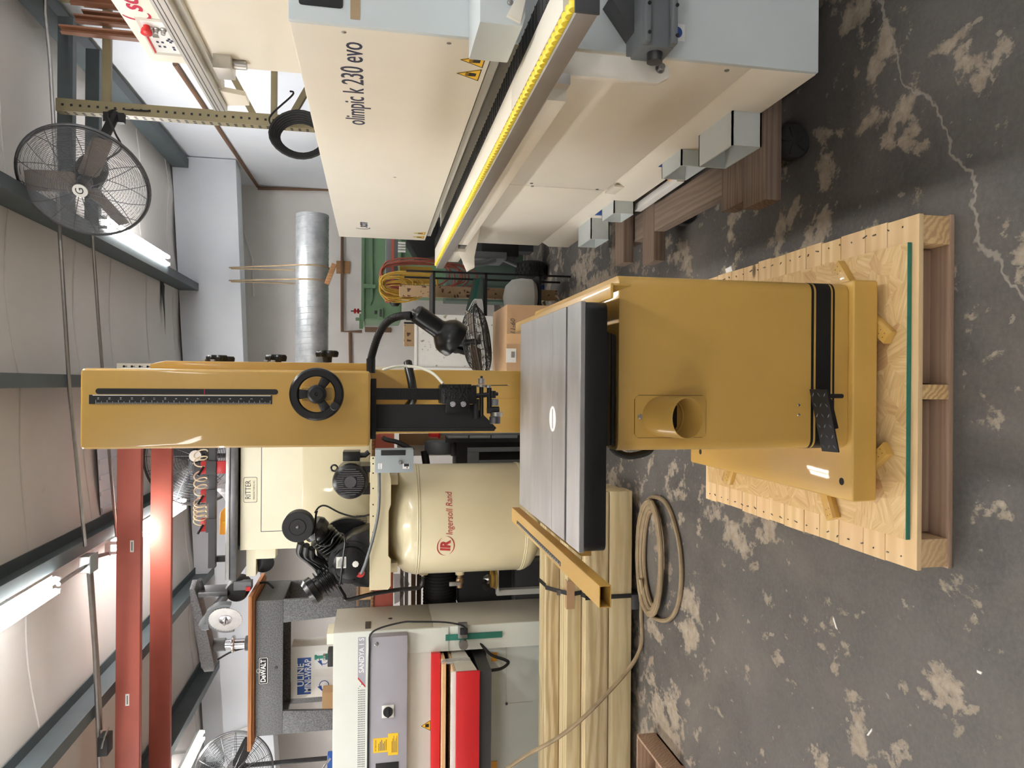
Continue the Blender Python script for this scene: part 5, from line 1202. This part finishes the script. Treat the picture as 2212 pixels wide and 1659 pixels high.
# cartons under the radial saw
q0, q1 = at(628, 1510, Y=5.75), at(628, 1398, Y=5.75)
t = thing('printed_carton', 'white printed carton with a blue label under the radial saw', 'carton', ((q0.x + q1.x) / 2, 5.83, 1.607))
B(q0.x, q1.x, 5.75, 5.93, 1.607, q0.z).build('carton_box', PAPER, t, .003)
a, b = at(642, 1501, Y=5.749), at(672, 1420, Y=5.749); lb = B(a.x, b.x, 5.7485, 5.75, b.z, a.z).build('blue_label', BLUE, t); lw = b.x - a.x; lz = (a.z + b.z) / 2
text('ULINE', .075, FR((a.x + b.x) / 2 + .01, 5.748, lz + .026), WHITE, lb, 'label_lettering', fitw=lw * .62, ext=.0003, bold=.001); text('MINI-WRAP', .07, FR((a.x + b.x) / 2, 5.748, lz - .03), WHITE, lb, 'label_lettering', fitw=lw * .9, ext=.0003, bold=.001)
for (px, py) in ((700, 1425), (700, 1480)):
    p = at(px, py, Y=5.7495); w_ = B(p.x - .07, p.x + .07, 5.7492, 5.75, p.z - .07, p.z + .07).build('print_frame', WHITE, t); mb = MB(); mb.torus((p.x, 5.749, p.z), (0, 1, 0), .035, .003, 20, 4); mb.prism([(p.x - .05, 5.7488, p.z + .01), (p.x - .01, 5.7488, p.z + .05), (p.x, 5.7488, p.z + .02)], (0, .0006, 0)); tag(mb.build('print_drawing', BLUE, w_), kind='stuff')
q0, q1 = at(697, 1535, Y=5.68), at(697, 1487, Y=5.68); lone('carton', B(q0.x, q1.x, 5.6, 5.735, 1.607, q0.z), CARDL, 'small plain carton in front of the printed carton', 'carton', bevel=.004)

# fans seen beyond the rack
for fc_, ax_, fr_, lab_, cu_, n_ in ((at(425, 985, Y=6.6), (.1, -1, -.1), .42, 'big wire guard fan beyond the rack, partly behind the clamp bar', .2, 34), (at(505, 1668, Y=7.2), (.25, -1, 0), .36, 'wire guard fan at the photo edge beyond the radial saw', .6, 24)):
    t, _a, _b, _c = wire_fan(fc_, ax_, fr_, lab_, cu_, n_, lite=True)
    pb_ = Vector((fc_.x - ax_[0] * .2, fc_.y + .2, 0)); MB().cyl(pb_, (pb_.x, pb_.y, fc_.z), .022, n=12).build('stand_pole', BLACKM, t); MB().lathe(pb_, (0, 0, 1), [(.26, 0), (.26, .015), (.05, .04), (.03, .1)], 28).build('stand_base', BLACKM, t)
lone('flat_brace', MB().prism([at(572, 1555, Y=8.378), at(581, 1557, Y=8.378), at(462, 1606, Y=8.378), at(453, 1602, Y=8.378)], (0, .02, 0)), WHITE, 'white flat brace slanting across the boxed rafter beyond the radial saw', 'brace')

# ================================================================== CLUTTER AT THE BACK, RIGHT OF THE SAW
def pbox(x0, x1, y0, y1, Y, d):
    "box seen between photo columns x0..x1 (down) and rows y0..y1, front at Y, depth d"
    a, b = at(x0, y1, Y=Y), at(x1, y0, Y=Y); return MB().box(a.x, b.x, Y, Y + d, b.z, a.z)
G = thing('green_planer', 'big green woodworking machine against the back wall', 'machine', (1.2, 8.2, 0))
B(.69, 1.9, 7.9, 8.7, 1.30, 1.715).build('head_body', GREEN, G, .03, 3)
B(.67, 1.93, 7.86, 8.72, 1.7, 1.735).build('top_plate', GREEN, G, .006)
B(1.0, 1.85, 8.0, 8.6, .0, 1.3).build('machine_column', GREEN, G, .01)
MB().prism([at(797, 515, Y=7.86), at(805, 514, Y=7.86), at(806, 645, Y=7.86), at(800, 660, Y=7.86)], (0, .035, 0)).build('lever_arm', GREEN, G, .006)
pbox(785, 812, 614, 622, 7.84, .05).build('arm_clamp', GREEN, G, .004)
a = at(823, 680, Y=7.86); pbox(816, 828, 665, 687, 7.85, .05).build('switch_box', GREEN, G, .005); pbox(820, 825, 668, 684, 7.845, .006).build('switch_slots', CHAR, G); pbox(809, 814, 671, 678, 7.88, .02).build('dark_plug', CHAR, G, .003)
for px in (766, 773): p = at(px, 672, Y=7.95); MB().lathe(p, (0, 0, 1), [(.004, -.02), (.028, -.012), (.03, 0), (.02, .008), (.004, .012)], 14).build('red_handwheel', REDP, G)
p0, p1 = at(758, 672, Y=7.95), at(790, 672, Y=7.95); MB().cyl(p0, p1, .008, n=8).build('spindle', DGREEN, G); pbox(776, 784, 678, 710, 7.93, .03).build('gauge_arm', GREEN, G, .003); pbox(768, 781, 686, 692, 7.92, .05).build('gauge_clamp', GREEN, G, .003)
p = at(815, 512, Y=7.95); MB().lathe(p, (0, 0, 1), [(.05, -.12), (.05, .03), (.06, .032), (.06, .07), (.03, .09)], 16).build('red_cap_post', REDP, G)
G2 = thing('machine_base', 'dark green steel base cabinet on the floor behind the roller rail', 'machine base', (1.25, 7.8, 0))
a, b = at(962, 640, Y=7.6), at(1000, 530, Y=7.6); B(a.x, 1.9, 7.6, 7.85, 0, a.z).build('base_body', DGREEN, G2, .012); B(a.x - .05, a.x, 7.58, 7.87, .0, a.z).build('base_flange', DGREEN, G2, .008); B(a.x + .12, a.x + .125, 7.597, 7.6, .02, a.z - .02).build('base_seam', CHAR, G2)
# swing arm with hoses
H = thing('swing_arm', 'grey swing arm with an orange end carrying the hung hoses', 'arm', (1.55, 6.55, 0)); hy = 6.5
a, b = at(832, 632, Y=hy), at(860, 470, Y=hy); B(a.x, b.x + .25, hy, hy + .08, b.z, a.z).build('arm_bar', GREYM, H, .01)
c_ = at(848, 632, Y=hy - .003); B(c_.x, b.x + .25, hy - .004, hy, c_.z - .012, c_.z + .016).build('arm_stripe', REDB, H)
pbox(831, 861, 628, 652, hy - .01, .1).build('arm_end', REDB, H, .02); p = at(853, 658, Y=hy); MB().lathe(p + Vector((.04, .04, 0)), (-1, 0, 0), [(.05, 0), (.052, .02), (.03, .05)], 16).build('arm_bumper', BLACKM, H)
B(b.x + .12, b.x + .24, hy, hy + .1, 0, b.z).build('arm_post', GREYM, H, .01)
def hose_loops(name, label, mat, n, cy, y0, y1, v0, v1, Y, r, sd, w, sp):
    random.seed(sd); t = thing(name, label, 'hose', at(v1, cy, Y=Y))
    for k in range(n):
        a = at(v0 + random.uniform(-3, 4), cy, Y=Y).z; b = at(v1 - random.uniform(0, (v1 - v0) * w), cy, Y=Y).z
        xa = at(v0, y0 + random.uniform(-4, sp), Y=Y).x; xb = at(v0, y1 - random.uniform(-4, sp), Y=Y).x; zc_, hz = (a + b) / 2, (a - b) / 2; xc_, hx_ = (xa + xb) / 2, (xa - xb) / 2; ph = random.uniform(-.1, .1); yo = Y - .02 - .016 * (k % 4)
        pts = []
        for i in range(28):
            q = 2 * PI * i / 28; cs, sn = math.cos(q), math.sin(q); e = .75
            pts.append(Vector((xc_ + hx_ * math.copysign(abs(sn) ** e, sn) + .03 * cs * random.uniform(-.3, .3), (yo if sn * 1 > -.2 or cs < .3 else yo - .02) + .01 * math.sin(3 * q + ph), zc_ + hz * math.copysign(abs(cs) ** e, cs))))
        MB().tube(pts, r, 6, True).build('hose_loop', mat, t)
    return t
hose_loops('hose_bundle', 'reddish brown hose looped over the swing arm', HOSER, 7, 595, 560, 625, 822, 1032, 6.42, .008, 3, .3, 10)
hose_loops('hose_bundle', 'yellow air hose coiled over the orange end of the swing arm', HOSEY, 14, 620, 590, 652, 822, 948, 6.27, .0065, 5, .55, 26)
lone('yellow_sack', pbox(862, 935, 576, 612, 6.585, .06), HOSEY, 'yellow printed sack hanging behind the hoses', 'sack', bevel=.02)
# dark chute machine, cart
t = thing('chute_machine', 'black angular chute machine behind the end of the roller rail', 'machine', (1.7, 7.2, 0))
MB().prism([at(878, 478, Y=7.05), at(880, 520, Y=7.05), at(905, 562, Y=7.05), at(945, 552, Y=7.05), at(945, 478, Y=7.05)], (0, .3, 0)).build('chute', BLACKM, t, .006); a = at(945, 500, Y=7.05); B(a.x - .15, a.x + .15, 7.1, 7.3, 0, a.z + .02).build('chute_stand', CHAR, t)
for i in range(4): pbox(858, 876, 545 + i * 6 - 22, 548 + i * 6 - 22, 7.03, .019).build('grille_bar', PAPER, t)
t = thing('utility_cart', 'dark wheeled cart with a chunky tyre under the roller rail end', 'cart', (1.45, 6.6, 0))
pbox(1040, 1122, 480, 552, 6.45, .5).build('cart_body', BLACKM, t, .02); pbox(1020, 1095, 545, 556, 6.42, .4).build('cart_frame', GREYM, t, .006); 
MB().tube([at(1000, 572, Y=6.45), at(1045, 568, Y=6.45), at(1070, 560, Y=6.45)], .03, 8).build('cart_arm', GREYM, t)
p = at(1103, 583, Y=6.5); pr = .145
ty_ = MB().lathe(Vector((p.x - .08, 6.55, pr)), (1, 0, .0), [(.06, .0), (.1, -.01), (.135, .005), (pr, .03), (pr, .13), (.135, .155), (.1, .17), (.06, .16)], 28).build('tyre', RUBBER, t)
mb = MB()
for k in range(22):
    a = 2 * PI * k / 22
    for j in range(3): mb.box(.03 + j * .038, .058 + j * .038, -.012, .012, pr - .002, pr + .006, Matrix.Translation((p.x - .08, 6.55, pr)) @ Matrix.Rotation(a + .1 * (j % 2), 4, 'X'))
tag(mb.build('tread_lugs', RUBBER, ty_), kind='stuff'); MB().cyl((p.x - .082, 6.55, pr), (p.x + .08, 6.55, pr), .06, n=16).build('wheel_rim', GREYM, t)
MB().tube([at(1085, 560, Y=6.5), Vector((p.x, 6.55, pr))], .02, 8).build('cart_axle', GREYM, t)
# kraft paper, shelf
def kbox(v, y0, y1): a, b = at(v, y1, Y=6.12), at(v, y0, Y=6.12); return MB().box(a.x, b.x, 6.12, 6.15, 0, a.z)
lone('kraft_wrap', kbox(862, 615, 640), KRAFT, 'tall brown printed kraft wrap standing beside the yellow hose', 'wrapping', bevel=.008)
lone('kraft_wrap', kbox(872, 700, 748), KRAFT, 'brown printed kraft wrap standing below the gooseneck of the lamp', 'wrapping', bevel=.008)
Sh = thing('shelf_unit', 'black wire shelf unit behind the work lamp', 'shelf', at(1120, 650, Z=0)); sy = 5.68
for z in (.25, .7, 1.12): B(.5, .9, sy, sy + .36, z, z + .02).build('shelf_board', BLACKM, Sh)
for x in (.5, .885):
    for y in (sy, sy + .345): B(x, x + .015, y, y + .015, 0, 1.35).build('shelf_post', BLACKM, Sh)
for i, (c__, m) in enumerate(((0, DGREEN), (1, TEAL), (2, DGREEN))): lone('glass_sheet', MB().prism([(.56 + i * .02, sy + .06 + i * .05, .722), (.86, sy + .06 + i * .05, .722), (.87, sy + .06 + i * .05, .75 + .02 * i), (.58, sy + .06 + i * .05, .80 + .03 * i)], (0, .006, 0)), m, ['foremost green edged sheet lying on the black shelf', 'second green edged sheet on the black shelf', 'rear green edged sheet on the black shelf'][i], 'glass sheet', 'green edged sheets on the shelf')
t = thing('wire_coil', 'white looped wires lying on the black shelf', 'wire', (.6, sy + .1, .72))
for i in range(5): MB().tube(spline([(.53, sy - .02 - i * .004, .87 - i * .02), (.6, sy - .03, .85 - i * .018), (.68, sy - .02, .80 - i * .012), (.6, sy - .03, .77 - i * .008), (.53, sy - .03, .78 - i * .01)], 6), .005, 6).build('wire_loop', WHITE, t)
lone('seat_cushion', MB().lathe((.72, sy + .14, .271), (0, 0, 1), [(.02, 0), (.13, .005), (.16, .04), (.165, .12), (.15, .2), (.1, .25), (.02, .27)], 20), PAPER, 'white rounded cushion on the lower black shelf', 'cushion')
pb = at(1095, 618, Y=6.0); lone('tool_case', B(.6, .95, 6.6, 6.85, 0, .12), BLUE, 'blue case on the floor behind the shelf unit', 'case', bevel=.01)
# white cabinet
t = thing('white_cabinet', 'white speckled panel cabinet behind the work lamp', 'cabinet', (.3, 5.6, 0))
a, b = at(901, 800, Y=5.2), at(1120, 690, Y=5.2); 
B(a.x + .02, b.x + .02, 5.2, 5.22, .02, a.z).build('front_panel', SPECK, t, .002); B(a.x + .0, b.x + .03, 5.19, 5.225, a.z, a.z + .02).build('top_edge', WHITE, t, .003); B(a.x, a.x + .02, 5.18, 5.23, .02, a.z).build('side_edge', WHITE, t, .003); B(a.x + .03, b.x, 5.222, 5.6, .02, a.z - .04).build('carcass', CHAR, t)
# cardboard box with the fan head on it
t = thing('cardboard_box', 'brown cardboard box with a white label behind the saw table', 'box', (.3, 4.3, 0))
a, b = at(1094, 806, Y=4.1), at(1180, 660, Y=4.1); B(a.x, b.x, 4.1, 4.6, 0, a.z).build('carton_box', CARD, t, .004)
B((a.x + b.x) / 2 - .03, (a.x + b.x) / 2 + .03, 4.098, 4.1, a.z - .25, a.z).build('packing_tape', CARDL, t)
q0, q1 = at(1091, 783, Y=4.099), at(1115, 753, Y=4.099); l_ = B(q0.x, q1.x, 4.0975, 4.1, q1.z, q0.z - .006).build('white_label', PAPER, t); mb = MB()
for i in range(9): mb.box(q0.x + .03 + i * .004, q0.x + .032 + i * .004, 4.0968, 4.0975, q1.z + .008, q1.z + .03)
tag(mb.build('barcode', BLACKM, l_), kind='stuff'); text('8011-60', .04, FR((q0.x + q1.x) / 2 + .15, 4.0985, q1.z + .02), CHAR, t, 'handwriting', ext=.0003, shear=.2)
fz = a.z
t = thing('fan_head', 'black wire fan head lying tilted on the cardboard box', 'fan', ((a.x + b.x) / 2, 4.35, fz))
fc2 = Vector(((a.x + b.x) / 2 + .0, 4.36, fz + .118)); fax = Vector((.14, -.28, -1)).normalized(); _, u, w = basis(fax); mb = MB(); RR = .228
def fp(r, a, h): return fc2 + (u * math.cos(a) + w * math.sin(a)) * r + fax * h
for i in range(16): r = RR * (.2 + .8 * (i + 1) / 16); mb.tube([fp(r, 2 * PI * k / 40, .055 * (1 - (r / RR) ** 4)) for k in range(40)], .0016, 4, True); mb.tube([fp(r, 2 * PI * k / 40, -.1 * (1 - (r / RR) ** 4)) for k in range(40)], .0016, 4, True)
for k in range(24):
    a_ = 2 * PI * k / 24; mb.tube([fp(RR * q, a_, -.1 * (1 - q ** 4)) for q in (.2, .45, .7, .85, .95, 1)], .0016, 4); mb.tube([fp(RR * q, a_, .055 * (1 - q ** 4)) for q in (.2, .45, .7, .85, .95, 1)], .0016, 4)
mb.tube([fp(RR, 2 * PI * k / 48, 0) for k in range(48)], .006, 6, True); mb.build('guard', BLACKM, t)
for k in range(3):
    a_ = 2 * PI * k / 3; rd = u * math.cos(a_) + w * math.sin(a_); td = fax.cross(rd); tw = td * .85 + fax * .5
    MB().loft([[fc2 + rd * RR * q + tw * .05 - fax * .03, fc2 + rd * RR * q - tw * .05 - fax * .03, fc2 + rd * RR * q - tw * .05 - fax * .033, fc2 + rd * RR * q + tw * .05 - fax * .033] for q in (.15, .5, .9)]).build('fan_blade', FANB, t)
MB().lathe(fc2 - fax * .095, -fax, [(.05, 0), (.058, .01), (.058, .07), (.05, .085), (.03, .09)], 24).build('motor', BLACK, t); MB().cyl(fc2 - fax * .0, fc2 - fax * .1, .02, n=12).build('shaft', BLACKM, t)
q = fc2 - fax * .15; B(-.09, .03, -.012, .012, -.02, .02, frame(q + Vector((-.05, -.06, -.02)), (-.3, 0, -1), (1, 0, 0))).build('neck_bracket', BLACKM, t, .003); B(-.03, .03, -.02, .02, -.02, .02, frame(q + Vector((.03, 0, .05)), (1, 0, .5), (0, 1, 0))).build('tilt_knob', BLACKM, t, .004)
pipe('floor_cable', [at(1176, 662, Z=.01), at(1172, 650, Z=.03), at(1185, 640, Z=.02), at(1205, 642, Z=.01), at(1215, 660, Z=.01)], .012, HOSET, 'short loop of tan hose on the floor beside the cardboard box', 'hose', sp=6)

# ================================================================== CLUTTER UNDER THE RACK
def dbox(name, x0, x1, y0, y1, Y, d, mat, label, cat, z0=None, bev=.006):
    a, b = at(x0, y1, Y=Y), at(x1, y0, Y=Y); return lone(name, MB().box(a.x, b.x, Y, Y + d, b.z if z0 is None else z0, a.z), mat, label, cat, bevel=bev)
dbox('steel_cabinet', 985, 1170, 932, 1012, 5.6, .26, BLACKM, 'black steel cabinet under the rack behind the saw spine', 'cabinet', 0)
cab_top = at(985, 970, Y=5.6).z
t = thing('drum_sander', 'grey drum housing standing on the black cabinet under the rack', 'sander', (at(970, 970, Y=5.65).x, 5.7, cab_top))
a, b = at(930, 984, Y=5.62), at(1000, 957, Y=5.62); zc_ = cab_top + .12
MB().lathe(((a.x + b.x) / 2 - .05, 5.75, zc_), (1, 0, 0), [(.05, 0), (.11, .005), (.118, .02), (.118, .09), (.11, .105), (.05, .11)], 28).build('drum', GREYM, t); B((a.x + b.x) / 2 - .06, (a.x + b.x) / 2 + .07, 5.66, 5.86, cab_top + .001, cab_top + .03).build('drum_base', CHAR, t, .004); MB().cyl(((a.x + b.x) / 2 - .16, 5.7, zc_ + .1), ((a.x + b.x) / 2 - .02, 5.72, zc_ + .12), .03, n=12).build('drum_handle', BLACKM, t)
t = thing('angle_bracket', 'grey folded shelf bracket leaning against the black cabinet', 'bracket', (at(1050, 985, Y=5.5).x, 5.5, 0))
a, b = at(1010, 1003, Y=5.5), at(1100, 966, Y=5.5); B(b.x - .035, b.x, 5.5, 5.52, 0, a.z).build('bracket_post', GREYM, t, .002); B(a.x, b.x - .036, 5.5, 5.52, a.z - .09, a.z).build('bracket_arm', GREYM, t, .002); B(a.x, a.x + .03, 5.5, 5.52, 0, a.z - .091).build('bracket_post', GREYM, t, .002)
bz = cab_top
dfx = at(960, 934, Y=5.45); t = thing('drawer_unit', 'stack of three grey parts drawers in a dark frame beside the saw spine', 'drawers', (dfx.x - .03, 5.52, 0))
for v0, v1 in ((968, 1012), (1014, 1060), (1062, 1118)): pbox(v0, v1, 934, 947, 5.45, .14).build('drawer', GREYL, t, .004)
B(dfx.x - .09, dfx.x + .04, 5.591, 5.597, 0, at(966, 934, Y=5.45).z).build('drawer_frame', CHAR, t)
dbox('cardboard_sheet', 862, 985, 936, 962, 5.9, .02, CARD, 'brown cardboard sheet leaning under the rack near the red lamp cap', 'cardboard', 0)
dbox('white_board', 858, 990, 960, 985, 5.95, .03, PAPER, 'white panel leaning under the rack behind the control box', 'panel', 0)
t = thing('signal_lamp', 'red capped signal lamp standing behind the saw guard', 'lamp', (at(942, 937, Y=5.35).x, 5.35, 0)); p = at(942, 937, Y=5.35); MB().lathe(p, (0, 0, 1), [(.02, -.03), (.036, -.028), (.04, -.015), (.03, -.012), (.03, .05), (.02, .055)], 18).build('red_cap', REDP, t); MB().cyl((p.x, p.y, 0), (p.x, p.y, p.z - .03), .015, n=10).build('lamp_pole', GREYM, t)
pipe('flexible_conduit', [at(828, 946, Y=5.1), at(836, 950, Y=5.08), at(858, 955, Y=5.06), at(880, 966, Y=5.05), at(892, 974, Y=5.04)], .017, BLACKM, 'black corrugated conduit arching from under the saw head', 'conduit', 10, 8)
# between compressor and sander
t = thing('ribbed_hose', 'thick black ribbed hose standing between compressor and sander', 'hose', (-1.45, 5.55, 0))
hp = [Vector((-1.44 - .06 * k, 5.6, at(950, 1270, Y=5.6).z)) for k in range(-4, 6)]
MB().tube(hp, .125, 24).build('hose_body', BLACKM, t); mb = MB()
for i in range(22):
    x = -1.2 - i * .025; mb.torus((x, 5.6, hp[0].z), (1, 0, .0), .127, .006, 28, 6)
tag(mb.build('hose_ribs', RUBBER, t), kind='stuff')
for i, (v, m, lab) in enumerate(((868, WHITE, 'white plastic pipe lying high under the rack'), (878, PAPER, 'off white plastic pipe below the white one under the rack'), (893, CARD, 'brown batten lying above the ribbed hose'), (905, DWOOD, 'dark batten resting on the ribbed hose'))):
    z = at(v, 1270, Y=5.75).z; lone('stored_pipe', MB().cyl((-1.95, 5.75, z), (-1.0, 5.75, z), .014 if i < 2 else .018, n=12), m, lab, 'pipe')
a = at(985, 1310, Y=5.47); b = at(985, 1215, Y=5.47); lone('storage_bin', B(a.x, b.x, 5.45, 5.72, 0, hp[0].z - .134), BLACKM, 'black storage bin carrying the ribbed hose', 'bin', bevel=.008)
dbox('grey_tub', 1112, 1158, 1215, 1310, 5.3, .14, CHAR, 'charcoal tub close behind the timber pile', 'tub', 0)
t = thing('disc_sander', 'small sander with yellow pads hanging between compressor and sander', 'sander', (at(1070, 1250, Y=5.2).x, 5.25, at(1080, 1250, Y=5.2).z))
p = at(1072, 1250, Y=5.25); B(p.x - .09, p.x + .12, 5.2, 5.3, p.z - .012, p.z).build('sander_plate', PAPER, t, .003)
for i, m in enumerate((HOSEY, BRASS, HOSEY)): MB().cyl((p.x, 5.25, p.z + .002 + i * .014), (p.x, 5.25, p.z + .014 + i * .014), .075 - .006 * i, n=28).build('sanding_pad', m, t)
MB().lathe((p.x, 5.25, p.z + .044), (0, 0, 1), [(.03, 0), (.035, .02), (.02, .05), (.012, .055)], 14).build('sander_body', STEEL, t); MB().tube([(p.x, 5.25, p.z + .08), (p.x - .03, 5.2, p.z + .1), (p.x - .06, 5.2, p.z + .07)], .018, 8).build('sander_grip', BLACKM, t); B(p.x - .12, p.x - .08, 5.22, 5.28, 0, p.z).build('stand_leg', PAPER, t)
lone('film_sheet', MB().prism([at(850, 1240, Y=5.7), at(852, 1305, Y=5.7), at(862, 1300, Y=5.7), at(885, 1262, Y=5.7), at(870, 1240, Y=5.7)], (0, .01, 0)), FILM, 'clear plastic film hanging under the red rack beam', 'plastic film')
lone('pallet_block', B(-1.58, -1.30, 5.28, 5.4, 1.608, 1.69), PINE, 'pale pallet block on the rack above the red beam', 'wood block', bevel=.004)
lone('pallet_block', B(-1.62, -1.28, 5.27, 5.41, 1.692, 1.71), OLDWOOD, 'thin weathered slat on the pale pallet block', 'wood block', bevel=.002)
# chips on the floor
for i, (px, py, l_) in enumerate(((1805, 1347, 'pale splinter of wood on the floor in the open middle'), (2117, 1452, 'small pale chip on the floor near the photo edge'), (1880, 1582, 'long thin splinter on the bare floor'), (1578, 595, 'pale scrap lying at the back corner of the pallet'))):
    p = at(px, py, Z=0); M = Matrix.Translation((p.x, p.y, 0)) @ Matrix.Rotation(.5 + i, 4, 'Z'); L = (.022, .008, .02, .05)[i]; w_ = (.004, .004, .003, .03)[i]
    lone('wood_chip', MB().prism([M @ Vector(q) for q in ((-L, -w_, 0), (L, -w_ * .6, 0), (L * .8, w_, 0), (-L * .7, w_ * .8, 0))], (0, 0, .003)), PAPER, l_, 'wood chip')
